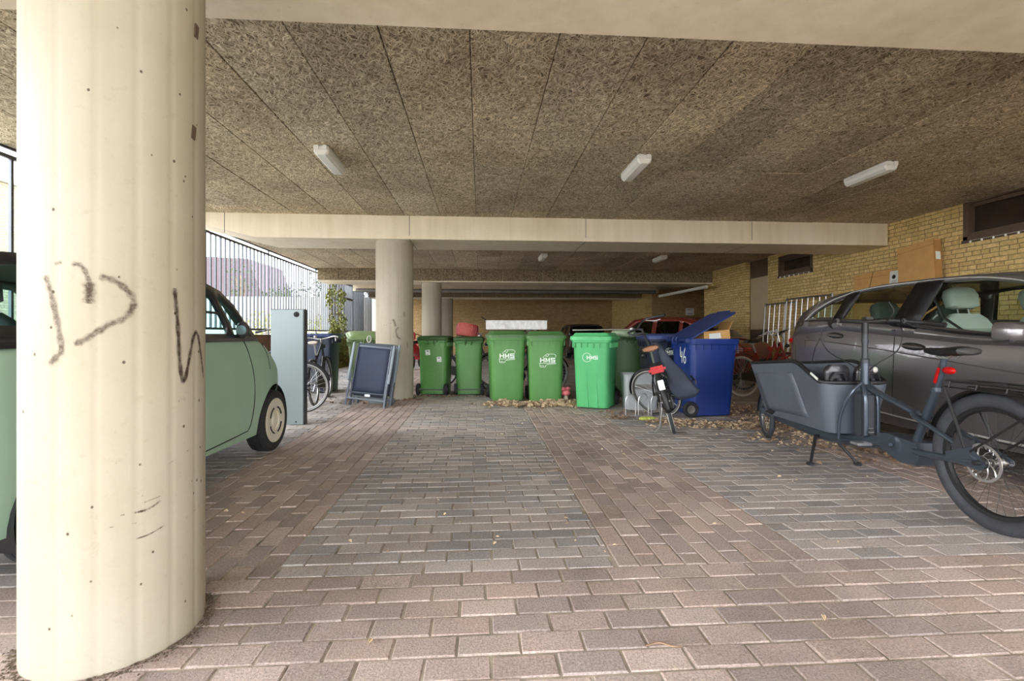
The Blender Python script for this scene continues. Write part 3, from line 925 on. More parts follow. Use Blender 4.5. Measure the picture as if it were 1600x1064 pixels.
def wheelie_bin(label, x, y, rz, body, lid, w=.50, wt=.60, d=.56, dt=.68, h=1.0, lid_open=0, lid_shift=0, hh=.09, group='wheeled rubbish bins', scoop=True, flutes=False, lean=0):
    o = empty('wheelie_bin', label, 'wheelie bin', (x, y, 0), R(rz), group)
    if lean: o.rotation_euler = (0, R(lean), R(rz))
    # body, front = -y, wheels at +y
    def sec(z, ww, dd, r, yc):
        return [(px, py, z) for px, py in rrect(ww, dd, r, 3, 0, yc)]
    def W_(z): return w + (wt - .04 - w) * (z / h)
    def D_(z): return d + (dt - .04 - d) * (z / h)
    def YC(z): return -(D_(z) - d) / 2 * .65
    zs = [.02, .035, .14, .30, .55, .80, h - .06]
    secs = [sec(.012, W_(0) - .03, D_(0) - .03, .05, YC(0))]
    for z in zs: secs.append(sec(z, W_(z), D_(z), .07, YC(z)))
    MB().loft(secs).build('body', body, o, ang=50)
    rim = MB()
    rs = [sec(h - .075, W_(h) + .004, D_(h) + .004, .07, YC(h)), sec(h - .07, wt - .01, dt - .01, .06, YC(h)), sec(h - .015, wt, dt, .055, YC(h)), sec(h - .0, wt, dt, .055, YC(h))]
    rim.loft(rs)
    yf = YC(h) - dt / 2; yb = YC(h) + dt / 2
    for k in range(6):
        xx = -wt / 2 + .06 + k * (wt - .12) / 5
        rim.box(xx, yf + .018, h - .105, .006, .025, .075); rim.box(xx, yb - .018, h - .105, .006, .025, .075)
    for k in range(6):
        yy = yf + .08 + k * (dt - .16) / 5
        rim.box(-wt / 2 + .016, yy, h - .105, .022, .006, .075); rim.box(wt / 2 - .016, yy, h - .105, .022, .006, .075)
    rim.build('rim', body, o, ang=40)
    if flutes:
        fl = MB()
        for s_ in (-1, 1):
            y0 = YC(0) - D_(0) / 2; y1 = YC(h * .6) - D_(h * .6) / 2
            fl.loft([[(s_ * .07 - .028, y0 - .014, .02), (s_ * .07 + .028, y0 - .014, .02), (s_ * .07 + .034, y0 + .02, .02), (s_ * .07 - .034, y0 + .02, .02)],
                     [(s_ * .07 - .002, y1 + .002, h * .58), (s_ * .07 + .002, y1 + .002, h * .58), (s_ * .07 + .003, y1 + .02, h * .58), (s_ * .07 - .003, y1 + .02, h * .58)]])
        fl.build('moulded_flute', body, o)
    # lid
    lm = MB()
    if lid_open:
        M_ = T(0, yb + .01, h + .01) @ RX(-lid_open) @ T(0, -(yb + .01), -(h + .01))
        lm.at(M_)
    lw, ld = wt + .03, dt + .04
    cyl_ = YC(h)
    def ls(z, k, sh=0): return [(px, py, h + z) for px, py in rrect(lw * k, ld * k, .06 * k, 4, 0, cyl_ + sh)]
    sk = -.010 if lid_open > 15 else -.035
    lm.loft([ls(sk, .985), ls(sk, 1.0), ls(.004, 1.0), ls(.018 if hh > .02 else .008, .985), ls(.022 if hh > .02 else .01, .93), ls(.03 if hh > .02 else .012, .90), ls(hh * .72 if hh > .02 else .012, .84), ls(hh * .9 if hh > .02 else .012, .80), ls(hh * .92 if hh > .02 else .012, .5)])
    L_ = lm.build('lid', lid, o, ang=40)
    # grip on lid front
    gm = MB()
    if lid_open: gm.at(M_)
    gm.b2(-.14, .14, yf - .045, yf - .005, h - .0, h + .018, .006)
    gm.build('lid_grip', lid, L_)
    # hinge bar and handles at the rear
    hb = MB()
    hb.tube([(-wt / 2 + .03, yb + .045, h - .02), (wt / 2 - .03, yb + .045, h - .02)], .014, 8)
    for xx in (-wt / 2 + .04, -.09, .09, wt / 2 - .04):
        hb.box(xx, yb + .02, h - .025, .022, .06, .05, .005)
    for xx in (-.055, .045):
        hb.tube([(xx, yb + .055, h + .03), (xx + .004, yb + .075, h - .01), (xx + .01, yb + .06, h - .07), (xx + .02, yb + .03, h - .10)], .010, 6)
    hb.build('handle_bar', lid, o)
    # wheels
    yr = YC(0) + d / 2 + .02
    MB().tube([(-w / 2 + .0, yr, .10), (w / 2 - .0, yr, .10)], .011, 8).build('axle', MT['axle'], o)
    for s_ in (-1, 1):
        xc = s_ * (w / 2 + .015)
        wb = MB().lathe([(.055, -.024), (.088, -.026), (.100, -.016), (.103, 0), (.100, .016), (.088, .026), (.055, .024), (.050, 0), (.055, -.024)], 26, 'x', (xc, yr, .103))
        wo = wb.build('wheel', MT['rubber'], o)
        MB().lathe([(0.0, s_ * .022), (.018, s_ * .024), (.02, s_ * .012), (.052, s_ * .014), (.056, s_ * .02), (.056, -s_ * .02), (0, -s_ * .02)], 22, 'x', (xc, yr, .103)).build('wheel_hub', MT['greysteel'], wo)
    o['front'] = 0
    del o['front']
    # front face transform for prints (at height z)
    def face(z, back=False, side=0):
        import math as _m
        if side:
            tilt = _m.degrees(_m.atan2((W_(h) - W_(0)) / 2, h))
            xs = (W_(z) / 2 + .0025)
            return T(side * xs, YC(z), z) @ RZ(90 if side > 0 else -90) @ RX(90 + (-tilt if True else 0))
        if back:
            yy = YC(z) + D_(z) / 2 + .0025
            y2 = YC(z + .1) + D_(z + .1) / 2 + .0025
            return T(0, yy, z) @ RZ(180) @ RX(90 + _m.degrees(_m.atan2(y2 - yy, .1)))
        yy = YC(z) - D_(z) / 2 - .0025
        y2 = YC(z + .1) - D_(z + .1) / 2 - .0025
        return T(0, yy, z) @ RX(90 + _m.degrees(_m.atan2(yy - y2, .1)))
    return o, face
def block_letters(o, M, h, w, st, gap):
    """H, M and S drawn as flat blocks, centred"""
    mb = MB().at(M)
    x = -(3 * w + 2 * gap) / 2
    a = h / 2
    d0, d1 = 0.0, .0016
    def R_(x0, x1, y0, y1): mb.b2(x0, x1, y0, y1, d0, d1)
    R_(x, x + st, -a, a); R_(x + w - st, x + w, -a, a); R_(x + st, x + w - st, -st / 2, st / 2)
    x += w + gap
    R_(x, x + st, -a, a); R_(x + w - st, x + w, -a, a)
    mb.prism([(x + st * .9, a), (x + w / 2, -a * .15), (x + w - st * .9, a), (x + w - st * .9, a * .30), (x + w / 2, -a * .85), (x + st * .9, a * .30)], 'z', d0, d1)
    x += w + gap
    R_(x, x + w, a - st, a); R_(x, x + st, 0, a - st); R_(x, x + w, -st / 2, st / 2); R_(x + w - st, x + w, -a + st, 0); R_(x, x + w, -a, -a + st)
    mb.build('lettering', MT['logo'], o, smooth=False)
def hms_big(o, M, k=1.0):
    """letters with the helmet-like outline around them"""
    block_letters(o, M, .072 * k, .070 * k, .0165 * k, .012 * k)
    mb = MB().at(M @ Matrix.Scale(k, 4))
    def ln(p, w=.0035, closed=False):
        mb.tube([(a, b, .0005) for a, b in smooth_path3(p)], w, 5, closed, .35)
    def smooth_path3(p):
        return [(q.x, q.y) for q in smooth_path([(a, b, 0) for a, b in p], 5)]
    ln([(-.075, .040), (-.045, .068), (-.02, .088), (.0, .096), (.012, .086), (.008, .066), (-.008, .054), (-.024, .058), (-.026, .078)])
    ln([(.004, .092), (.06, .094), (.108, .088), (.126, .066), (.118, .044)])
    ln([(-.128, -.048), (-.05, -.050), (.05, -.047), (.115, -.044), (.118, -.058), (.05, -.062), (.0, -.068), (-.03, -.084), (-.04, -.104), (-.105, -.106), (-.118, -.088), (-.12, -.05)])
    ln([(-.105, -.088), (-.055, -.086)], .003)
    mb.build('logo_outline', MT['logo'], o)
def hms_round(o, M):
    block_letters(o, M @ T(.032, 0, 0), .052, .046, .0105, .010)
    mb = MB().at(M)
    r = .062
    mb.tube([(-.045 + r * math.cos(R(a)), r * math.sin(R(a)), .0005) for a in range(28, 333, 8)], .0032, 5, False, .4)
    mb.build('logo_outline', MT['logo'], o)
def sticker(o, M, w=.08, h=.09):
    s_ = MB().at(M).b2(-w / 2, w / 2, -h / 2, h / 2, 0, .0012).build('sticker', MT['sticker'], o, smooth=False)
    k = MB().at(M)
    for (x0, x1, y) in ((-.028, .02, .030), (-.024, .006, -.032), (.012, .03, -.012), (-.02, .024, .018)):
        k.b2(x0, x1, y - .004, y + .004, .0012, .0018)
    k.build('print', MT['stickerk'], s_, smooth=False)

# two bins standing with their hinge side towards us
b1, f1 = wheelie_bin('green bin with two white stickers on its back, right of the round pillar', -.79, 8.56, 180 - 8, MT['binG'], MT['binD'], w=.46, wt=.54, d=.50, dt=.60, h=.985, hh=.05)
sticker(b1, f1(.74, True) @ T(-.08, 0, 0) @ RZ(6)); sticker(b1, f1(.62, True) @ T(.12, 0, 0) @ RZ(4))
b2_, f2 = wheelie_bin('plain green bin with the red tub on its lid', -.2, 8.52, 180 + 2, MT['binG'], MT['binD'], w=.43, wt=.52, d=.50, dt=.60, h=.975, hh=.05)
b3, f3 = wheelie_bin('green bin with outlined letters, under the left end of the long white board', .42, 7.72, 4, MT['binG'], MT['binGl'], w=.49, wt=.60, d=.56, dt=.66, h=1.035, hh=.085)
hms_big(b3, f3(.72) @ T(-.02, 0, 0), 1.0)
b4, f4 = wheelie_bin('green bin with outlined letters, standing in the leaves between lettered bin and bright green bin', 1.03, 7.55, -2, MT['binG'], MT['binGl'], w=.49, wt=.60, d=.56, dt=.66, h=1.025, hh=.085)
hms_big(b4, f4(.66) @ T(.02, 0, 0), 1.0)
b5, f5 = wheelie_bin('brightest emerald green bin with white letters in a circle', 1.70, 6.86, -27, MT['binB'], MT['binBl'], w=.47, wt=.57, d=.54, dt=.66, h=1.01, hh=.075, flutes=True)
hms_round(b5, f5(.73) @ T(-.01, 0, 0))
b6, f6 = wheelie_bin('darkest green bin, behind the upright city bicycle', 2.56, 8.0, 168, MT['binD'], MT['binD'], w=.56, wt=.66, d=.56, dt=.66, h=1.03, hh=.06)
b7, f7 = wheelie_bin('navy bin with a small white logo, hidden behind city bicycle and blue bin', 2.74, 6.98, 0, MT['binK'], MT['binKl'], w=.50, wt=.62, d=.50, dt=.60, h=1.02, hh=.05)
hms_big(b7, f7(.80) @ T(-.02, 0, 0), .62)
b8, f8 = wheelie_bin('open blue bin with 46 painted on it, cardboard sticking out', 2.95, 6.13, 93, MT['binN'], MT['binNl'], w=.50, wt=.61, d=.55, dt=.68, h=1.0, lid_open=29, hh=.01)
# hand painted number on the hinge side
nm = MB().at(f8(.80, True) @ T(.06, -.02, 0))
def stroke(p, w=.008): nm.tube([(a, b, .001) for a, b in p], w, 6, False, .3)
stroke([(-.075, .11), (-.078, .0), (-.07, -.02), (-.03, -.015)])
stroke([(-.035, .05), (-.035, -.10)])
stroke([(q.x, q.y) for q in smooth_path([(.06, .10, 0), (.02, .03, 0), (.01, -.05, 0), (.035, -.10, 0), (.065, -.07, 0), (.06, -.02, 0), (.02, -.02, 0)], 6)])
nm.build('painted_number', MT['logo'], b8)
# cardboard in it: its own thing
cb = empty('cardboard_box', 'opened cardboard box with a white label, stuffed under the blue bin lid', 'cardboard box', (3.08, 6.06, .60), R(4))
cb.rotation_euler = (R(-2), R(-5), R(4))
mb = MB()
for (x0, x1, y0, y1) in ((-.17, .19, -.14, -.134), (-.17, .19, .134, .14), (-.17, -.164, -.134, .134), (.184, .19, -.134, .134)): mb.b2(x0, x1, y0, y1, 0, .50)
mb.b2(-.17, .19, -.14, .14, 0, .006)
mb.build('carton', MT['card'], cb, smooth=False)
MB().at(T(.19, 0, .50) @ RY(28)).b2(0, .006, -.13, .13, -.0, .12).build('flap', MT['card'], cb, smooth=False)
MB().b2(-.10, .06, -.1425, -.141, .40, .47).build('label', MT['sticker'], cb, smooth=False)
b9, f9 = wheelie_bin('slate blue bin with lighter blue lid, behind the bicycle and grey cabinet', -2.95, 9.0, 180, MT['binS'], MT['binSl'], w=.50, wt=.60, d=.56, dt=.66, h=1.04, hh=.03)
b10, f10 = wheelie_bin('faded olive green bin with its lid ajar, behind the folded chairs', -2.28, 9.55, 200, MT['binO'], MT['binO'], w=.46, wt=.62, d=.52, dt=.68, h=.97, lid_open=9, hh=.06)
# ================================================================ CARS
def paint(name, rgb, rough=.28, metal=.3, coat=.6):
    return mat(name, rgb, rough, metal, var=.04, vs=2, coat=coat)
MT['mint'] = mat('mint_green_body', (158, 188, 164), .42, 0, var=.05, vs=2)
MT['cgrey'] = paint('dark_grey_car_paint', (108, 105, 107), .27, .45, .7)
MT['cred'] = paint('dark_red_car_paint', (112, 36, 28), .35, .1, .5)
MT['cblack'] = paint('black_car_paint', (30, 29, 28), .3, .2, .6)
MT['gloss'] = mat('gloss_black_trim', (34, 34, 38), .38, .0, var=.1, coat=.4)
MT['chrome'] = mat('chrome_strip', (206, 206, 204), .35, .4, var=.03)
MT['glassg'] = glass('green_tinted_car_glass', (226, 237, 230))
MT['glassc'] = glass('clear_car_glass', (214, 236, 236))
MT['glassd'] = glass('dark_car_glass', (120, 130, 124))
MT['seat'] = mat('pale_grey_green_upholstery', (192, 197, 190), .75, var=.06, bump=.1)
MT['seatk'] = mat('dark_upholstery', (70, 80, 76), .8, var=.1)
MT['redlens'] = mat('red_lens', (176, 14, 16), .3, var=.08, coat=0, spec=.3)
MT['cream2'] = mat('ivory_wheel_cover', (214, 208, 190), .4, var=.03)
MT['seam'] = mat('panel_gap', (20, 22, 22), .8)

MT['darkmirror'] = mat('grey_mirror_glass', (104, 120, 120), .25, .4, var=.05)
MT['pillarblk'] = mat('black_pillar_film', (24, 24, 26), .4, var=.1, spec=.25)
def car_wheel(parent, x, y, r, wd, style, side, name='wheel'):
    """axis along y; side -1: outer face towards -y"""
    c = (x, y, r)
    s = side
    w = wd / 2
    pr = [(r * .66, -w * .9), (r * .90, -w), (r * .975, -w * .82), (r, -w * .5)]
    for k in range(4):
        a = -w * .5 + k * w * .25
        pr += [(r, a + w * .02), (r - .006, a + w * .04), (r - .006, a + w * .07), (r, a + w * .09)]
    pr += [(r, w * .5), (r * .975, w * .82), (r * .90, w), (r * .66, w * .9), (r * .6, 0), (r * .66, -w * .9)]
    t = MB().lathe(pr, 48, 'y', c).build(name, MT['rubber'], parent)
    if style == 'disc':
        d = MB().lathe([(0, s * w * .95), (r * .18, s * w * .97), (r * .2, s * w * .80), (r * .30, s * w * .78), (r * .32, s * w * .92), (r * .42, s * w * .94), (r * .45, s * w * .98), (r * .66, s * w * 1.0), (r * .72, s * w * .98), (r * .735, s * w * .80)], 48, 'y', c)
        d.build('wheel_cover', MT['cream2'], t)
        k_ = MB()
        for a0 in (20, 110, 200, 290):
            pts = [(x + r * .435 * math.cos(R(a0 + q)), y + s * w * .985, r + r * .435 * math.sin(R(a0 + q))) for q in range(0, 55, 9)]
            k_.tube(pts, .007, 5)
        k_.build('cover_slot', MT['seam'], t)
        MB().box(x, y + s * w * .975, r, .05, .004, .05, .001).build('hub_emblem', MT['cream2'], t)
    else:
        d = MB()
        d.lathe([(r * .60, s * w * .9), (r * .70, s * w * .98), (r * .73, s * w * .8), (r * .64, -s * w * .3), (r * .60, -s * w * .3)], 40, 'y', c)
        for k in range(5):
            a = k * 72 + 18
            M_ = T(x, y, r) @ Matrix.Rotation(R(a), 4, 'Y')
            d.at(M_)
            for q in (-1, 1):
                d.loft([[(.04, s * w * .7, q * .02 - .018), (.04, s * w * .7, q * .02 + .018), (.04, s * w * .5, q * .02 + .018), (.04, s * w * .5, q * .02 - .018)],
                        [(r * .64, s * w * .92, q * .05 - .012), (r * .64, s * w * .92, q * .05 + .012), (r * .64, s * w * .6, q * .05 + .012), (r * .64, s * w * .6, q * .05 - .012)]])
        d.at(Matrix.Identity(4)).lathe([(0, s * w * .8), (.05, s * w * .8), (.06, s * w * .5)], 20, 'y', c)
        d.build('alloy_rim', MT['greysteel'], t)
    return t

class Car:
    """x forward from rear bumper, y left, z up"""
    def __init__(s, root, L, hw, zt, wheels, ra, sill, mt, fz, rr=.05, crown=.03, N=150):
        s.o = root; s.L = L; s.hwp = hw; s.ztp = zt; s.wh = wheels; s.ra = ra; s.sillp = sill; s.fz = fz; s.rr = rr; s.mt = mt
        s.crown = crown
        xs = [L * (0.5 - 0.5 * math.cos(PI * i / N)) for i in range(N + 1)]
        for w_ in wheels:
            xs += [w_ + ra * math.cos(R(a)) for a in range(0, 181, 6)]
        xs = sorted(x for x in set(round(x, 4) for x in xs) if 0 <= x <= L)
        s.xs = xs
        rows = []
        for x in xs:
            half = s.half(x)
            row = [(x, -y, z) for (y, z) in half] + [(x, y, z) for (y, z) in half[::-1][1:]]
            rows.append(row)
        mb = MB().grid(rows)
        n = len(rows[0])
        mb.add(rows[0], [tuple(range(n))[::-1]]); mb.add(rows[-1], [tuple(range(n))])
        s.body = mb.build('body_shell', mt, root, ang=42)
    def zt(s, x): return sinterp(x, s.ztp, .10)
    def hw(s, x): return sinterp(x, s.hwp, .08)
    def zb(s, x):
        z = interp(x, s.sillp)
        for w_, zc in ((w_, s.zc if hasattr(s, 'zc') else s.ra * .86) for w_ in s.wh):
            d = abs(x - w_)
            if d < s.ra: z = max(z, zc + math.sqrt(s.ra ** 2 - d ** 2))
        return z
    def ys(s, x, z):
        return s.hw(x) * interp(z, s.fz)
    def half(s, x):
        zt, zb = s.zt(x), s.zb(x)
        rr = min(s.rr, max(.005, (zt - zb) * .4))
        out = [(max(.0, s.ys(x, zb) - .03), zb + .02), (s.ys(x, zb) - .008, zb + .003)]
        for k in range(12):
            z = zb + (zt - rr - zb) * k / 11
            out.append((s.ys(x, z), z))
        ye = s.ys(x, zt - rr)
        for a in (22, 45, 68, 90):
            out.append((ye - rr + rr * math.cos(R(a)), zt - rr + rr * math.sin(R(a))))
        yr = ye - rr
        for k in range(1, 7):
            q = 1 - k / 6
            out.append((yr * q, zt + s.crown * (1 - q * q)))
        return out
    def seam(s, pts, name='door_seam', w=.004, m='seam', side=-1, off=0):
        P = [(x, side * (s.ys(x, z) + off), z) for x, z in pts]
        return MB().tube(smooth_path(P, 5) if len(P) > 2 else P, w, 5).build(name, MT[m], s.o)
    def greenhouse(s, outline, top_pts, windows, k, seal, mframe, mglass, glass_rng, roofw, mroof, crown=.05, pane='side_window'):
        """outline: closed side polygon (x,z); windows: list of polygons; y = belt half width - k*(z-belt)"""
        def yy(x, z):
            zb = s.zt(x)
            return max(.05, (s.ys(x, min(zb, z) - .03) - seal) - k * max(0, z - zb) - max(0, zb - z) * 0)
        s.gy = yy
        def dens(poly, step=.035):
            out = []
            for i, p in enumerate(poly):
                q = poly[(i + 1) % len(poly)]
                n = max(1, int(math.hypot(q[0] - p[0], q[1] - p[1]) / step))
                for j in range(n): out.append((p[0] + (q[0] - p[0]) * j / n, p[1] + (q[1] - p[1]) * j / n))
            return out
        for side in (-1, 1):
            bm = bmesh.new()
            for poly in [outline] + windows:
                vs = [bm.verts.new((x, 0, z)) for x, z in dens(poly)]
                for i in range(len(vs)): bm.edges.new((vs[i], vs[(i + 1) % len(vs)]))
            bmesh.ops.triangle_fill(bm, edges=bm.edges[:], use_beauty=True, use_dissolve=False)
            for v in bm.verts: v.co.y = side * yy(v.co.x, v.co.z)
            bm.verts.index_update()
            mb = MB().add([v.co.copy() for v in bm.verts], [[v.index for v in f.verts] for f in bm.faces])
            bm.free()
            fr = mb.build('window_frame', mframe, s.o)
            so = fr.modifiers.new('thickness', 'SOLIDIFY'); so.thickness = .03; so.offset = 0
            for w_ in windows:
                d_ = dens(w_, .05)
                bm = bmesh.new()
                vs = [bm.verts.new((x, side * (yy(x, z) - .004), z)) for x, z in d_]
                es = [bm.edges.new((vs[i], vs[(i + 1) % len(vs)])) for i in range(len(vs))]
                bmesh.ops.triangle_fill(bm, edges=es, use_beauty=True)
                bm.verts.index_update()
                mb = MB().add([v.co.copy() for v in bm.verts], [[v.index for v in f.verts] for f in bm.faces])
                bm.free()
                mb.build(pane, mglass, s.o)
        # top strip, from rear base over the roof to the cowl
        tp = []
        for (a, b), (c, d) in zip(top_pts, top_pts[1:]):
            n = max(1, int(math.hypot(c - a, d - b) / .06))
            for j in range(n): tp.append((a + (c - a) * j / n, b + (d - b) * j / n))
        tp.append(top_pts[-1])
        rows = []
        for (x, z) in tp:
            ye = yy(x, z) - .0
            rows.append([(x, ye * q, z + crown * (1 - q * q)) for q in [-1 + j / 8 for j in range(17)]])
        segs = {}
        def cls(x, z):
            for i, (x0, x1) in enumerate(glass_rng):
                if x0 <= x <= x1: return 'g%d' % i
            return 'r'
        cur = None; st = 0; runs = []
        for i in range(len(tp) - 1):
            c = cls((tp[i][0] + tp[i + 1][0]) / 2, 0)
            if c != cur:
                if cur is not None: runs.append((cur, st, i))
                cur = c; st = i
        runs.append((cur, st, len(tp) - 1))
        for c, a, b in runs:
            mb = MB().grid(rows[a:b + 1])
            if c == 'r':
                o = mb.build('roof', mroof, s.o)
                so = o.modifiers.new('thickness', 'SOLIDIFY'); so.thickness = .02; so.offset = -1
            else:
                # glass with painted border at the pillars
                mb2 = MB().grid([r[1:-1] for r in rows[a:b + 1]]); mb2.build('windscreen', mglass, s.o)
                MB().grid([r[:2] for r in rows[a:b + 1]]).build('roof_pillar', mframe, s.o)
                MB().grid([r[-2:] for r in rows[a:b + 1]]).build('roof_pillar', mframe, s.o)
    def arches(s, w, m='black'):
        for x in s.wh:
            for side in (-1, 1):
                mb = MB()
                y1 = side * (s.ys(x, s.ra) - .004); y0 = side * (s.ys(x, s.ra) - w)
                zc = s.ra * .86
                rows = []
                for a in range(-20, 201, 10):
                    c, n = math.cos(R(a)) * (s.ra + .004), math.sin(R(a)) * (s.ra + .004)
                    rows.append([(x + c, y1, zc + n), (x + c, y0, zc + n)])
                mb.grid(rows)
                mb.add([(x, y0, zc)] + [r[1] for r in rows], [(0, i, i + 1) for i in range(1, len(rows))])
                mb.build('wheel_arch_liner', MT[m], s.o)

def seat(parent, x, y, z, m, rest=True, w=.24, h=.30, rec=12, dirx=1):
    """backrest with headrest, rising above the window line; faces +x"""
    s_ = MB().at(T(x, y, z) @ RY(-rec * dirx))
    sec = []
    for (zz, ww, dd) in ((-.35, w, .07), (-.05, w * 1.0, .065), (.10, w * .92, .055), (.19, w * .72, .045), (.235, w * .5, .03)):
        sec.append([(px, py, zz) for px, py in rrect(dd * 2, ww * 2, dd * .8, 4)])
    s_.loft(sec)
    so = s_.build('seat', m, parent)
    hd = MB().at(T(x, y, z) @ RY(-rec * dirx))
    sec = []
    for (zz, ww, dd) in ((.285, .09, .035), (.30, .13, .05), (.40, .14, .055), (.45, .12, .045), (.47, .08, .03)):
        sec.append([(px, py, zz) for px, py in rrect(dd * 2, ww * 2, dd * .8, 4)])
    hd.loft(sec); hd.build('headrest', m, so)
    MB().at(T(x, y, z) @ RY(-rec * dirx)).tube([(0, -.05, .2), (0, -.05, .31)], .006, 6).tube([(0, .05, .2), (0, .05, .31)], .006, 6).build('headrest_post', MT['steel'], so)

# ---- small mint green car (front towards the back of the garage)
mc = empty('mint_green_microcar', 'small mint green car with ivory wheel covers, half hidden behind the nearest pillar', 'car', (-2.58, 1.72, 0), R(90))
hw = [(0, .52), (0.071, .63), (0.227, .70), (0.708, .735), (1.75, .74), (2.55, .73), (2.85, .70), (3.03, .60), (3.13, .47), (3.18, .34)]
zt = [(0, .80), (0.085, .93), (0.212, 1.0), (0.567, 1.025), (2.15, 1.03), (2.45, 1.02), (2.58, .975), (2.75, .86), (2.91, .735), (3, .62), (3.09, .47), (3.18, .33)]
sill = [(0, .32), (0.142, .24), (2.95, .20), (3.18, .27)]
fz = [(.15, .93), (.30, .965), (.5, .995), (.65, 1.0), (.85, .985), (1.05, .955)]
C = Car(mc, 3.18, hw, zt, [.65, 2.75], .325, sill, MT['mint'], fz, rr=.06, crown=.02)
C.arches(.26)
for xx in (.65, 2.75):
    for sd_ in (-1, 1):
        car_wheel(mc, xx, sd_ * .635, .275, .165, 'disc', sd_)
outl = [(.05, 1.0), (.09, 1.2), (.18, 1.335), (.38, 1.40), (.80, 1.43), (1.25, 1.44), (1.75, 1.43), (1.97, 1.38), (2.13, 1.29), (2.27, 1.15), (2.45, 1.0)]
win1 = [(.13, 1.10), (.16, 1.22), (.25, 1.32), (.42, 1.355), (.87, 1.38), (.87, 1.07)]
win2 = [(0.95, 1.06), (0.95, 1.375), (1.55, 1.375), (1.77, 1.355), (1.85, 1.31), (1.95, 1.16), (1.98, 1.08), (1.96, 1.06)]
win3 = [(2.05, 1.05), (2.03, 1.13), (1.91, 1.325), (1.95, 1.33), (2.11, 1.24), (2.25, 1.10), (2.3, 1.05)]
top = [(.05, 1.0), (.09, 1.2), (.18, 1.335), (.38, 1.40), (.80, 1.43), (1.25, 1.44), (1.75, 1.43), (1.95, 1.385), (2.13, 1.285), (2.27, 1.15), (2.49, 1.0)]
C.greenhouse(outl, top, [win1, win2, win3], .20, .02, MT['gloss'], MT['glassc'], [(.055, .17), (1.97, 2.47)], 0, MT['gloss'], crown=.035)
C.seam([(2.18, 1.0), (2.24, .9), (2.3, .72), (2.31, .5), (2.29, .33), (2.25, .28)], w=.0045)
C.seam([(2.25, .275), (1.85, .262), (1.25, .25), (0.708, .255)], w=.005)
C.seam([(2.49, .98), (2.58, .88), (2.63, .75)], w=.0035)
MB().tube([(.95, -C.gy(.95, 1.21) - .002, 1.215), (1.91, -C.gy(1.91, 1.21) - .002, 1.215)], .010, 6).build('window_bar', MT['gloss'], mc)
st_ = MB().tube([(x, -(C.ys(x, .99) + .003), 1.028) for x in (.2, .7, 1.25, 1.75, 2.35)], .014, 6); st_.build('belt_trim', MT['gloss'], mc)
mr = MB().lathe([(0, -.01), (.05, -.008), (.062, .0), (.062, .03), (.05, .055), (0, .065)], 24, 'x', (0, 0, 0))
for v in range(len(mr.v)): mr.v[v] = (mr.v[v][0] + 2.05, mr.v[v][1] * .72 - .755, mr.v[v][2] * 1.05 + 1.09)
mo = mr.build('door_mirror', MT['gloss'], mc)
MB().lathe([(0, -.013), (.037, -.011)], 20, 'x', (0, 0, 0)).build('mirror_glass', MT['darkmirror'], mo).location = (2.05, -.755, 1.09)
MB().tube([(2.09, -.70, 1.05), (2.09, -.76, 1.07)], .014, 6).build('mirror_arm', MT['gloss'], mo)
seat(mc, 1.40, -.3, .95, MT['seatk'], h=.2); seat(mc, 1.25, .3, .95, MT['seatk'])
MB().tube([(1.91 + .17 * math.sin(R(a)) * .35, .3 + .17 * math.cos(R(a)), 1.04 + .17 * math.sin(R(a))) for a in range(0, 360, 20)], .012, 6, True).build('steering_wheel', MT['black'], mc)
for sd_ in (-1, 1):
    MB().sphere((3.05, sd_ * .40, .60), (.06, .08, .08)).build('headlamp', MT['white'], mc)
    MB().sphere((.06, sd_ * .50, .70), (.03, .05, .07)).build('tail_light', MT['redlens'], mc)
MB().b2(2.43, 2.51, -.5, .5, 1.0, 1.012, .004).build('wiper_cowl', MT['black'], mc)

# ---- dark grey estate car, rear to the back, parked along the right wall
gc = empty('grey_estate_car', 'dark grey estate car parked along the yellow brick wall on the right', 'car', (4.52, 5.56, 0), R(-90))
hw = [(0, .55), (.03, .70), (.10, .80), (.25, .865), (.6, .895), (1.4, .905), (3.0, .90), (3.6, .88), (4.0, .80), (4.22, .66), (4.3, .50)]
zt = [(0, .93), (.04, 1.0), (.12, 1.06), (.28, 1.16), (.42, 1.20), (.95, 1.185), (1.6, 1.12), (2.3, 1.035), (3.0, 1.01), (3.4, .97), (3.9, .86), (4.2, .70), (4.3, .55)]
sill = [(0, .36), (.2, .26), (4.1, .24), (4.3, .30)]
fz = [(.2, .93), (.32, .955), (.48, .985), (.68, 1.0), (.80, .998), (.94, .992), (1.08, .965), (1.22, .93)]
C = Car(gc, 4.3, hw, zt, [.84, 3.54], .365, sill, MT['cgrey'], fz, rr=.035, crown=.02)
C.arches(.28)
for xx in (.84, 3.54):
    for sd_ in (-1, 1):
        car_wheel(gc, xx, sd_ * .785, .315, .2, 'alloy', sd_)
outl = [(.06, 1.0), (.13, 1.12), (.30, 1.30), (.52, 1.41), (.85, 1.475), (1.3, 1.517), (1.8, 1.52), (2.3, 1.505), (2.65, 1.447), (3.0, 1.33), (3.35, 1.16), (3.6, .96), (2.3, .98), (.95, 1.1), (.3, 1.05)]
wq = [(.44, 1.235), (.56, 1.325), (.74, 1.405), (.93, 1.45), (.86, 1.235)]
w1 = [(1.07, 1.475), (1.25, 1.495), (1.50, 1.50), (1.70, 1.495), (1.60, 1.17), (1.25, 1.195), (.96, 1.21)]
w2 = [(1.90, 1.49), (2.2, 1.475), (2.5, 1.415), (2.8, 1.31), (3.05, 1.19), (3.2, 1.07), (2.4, 1.07), (1.80, 1.14)]
top = [(.02, 1.02), (.10, 1.13), (.28, 1.31), (.50, 1.425), (.85, 1.49), (1.3, 1.53), (1.8, 1.535), (2.3, 1.515), (2.62, 1.455), (3.0, 1.33), (3.4, 1.15), (3.66, .99)]
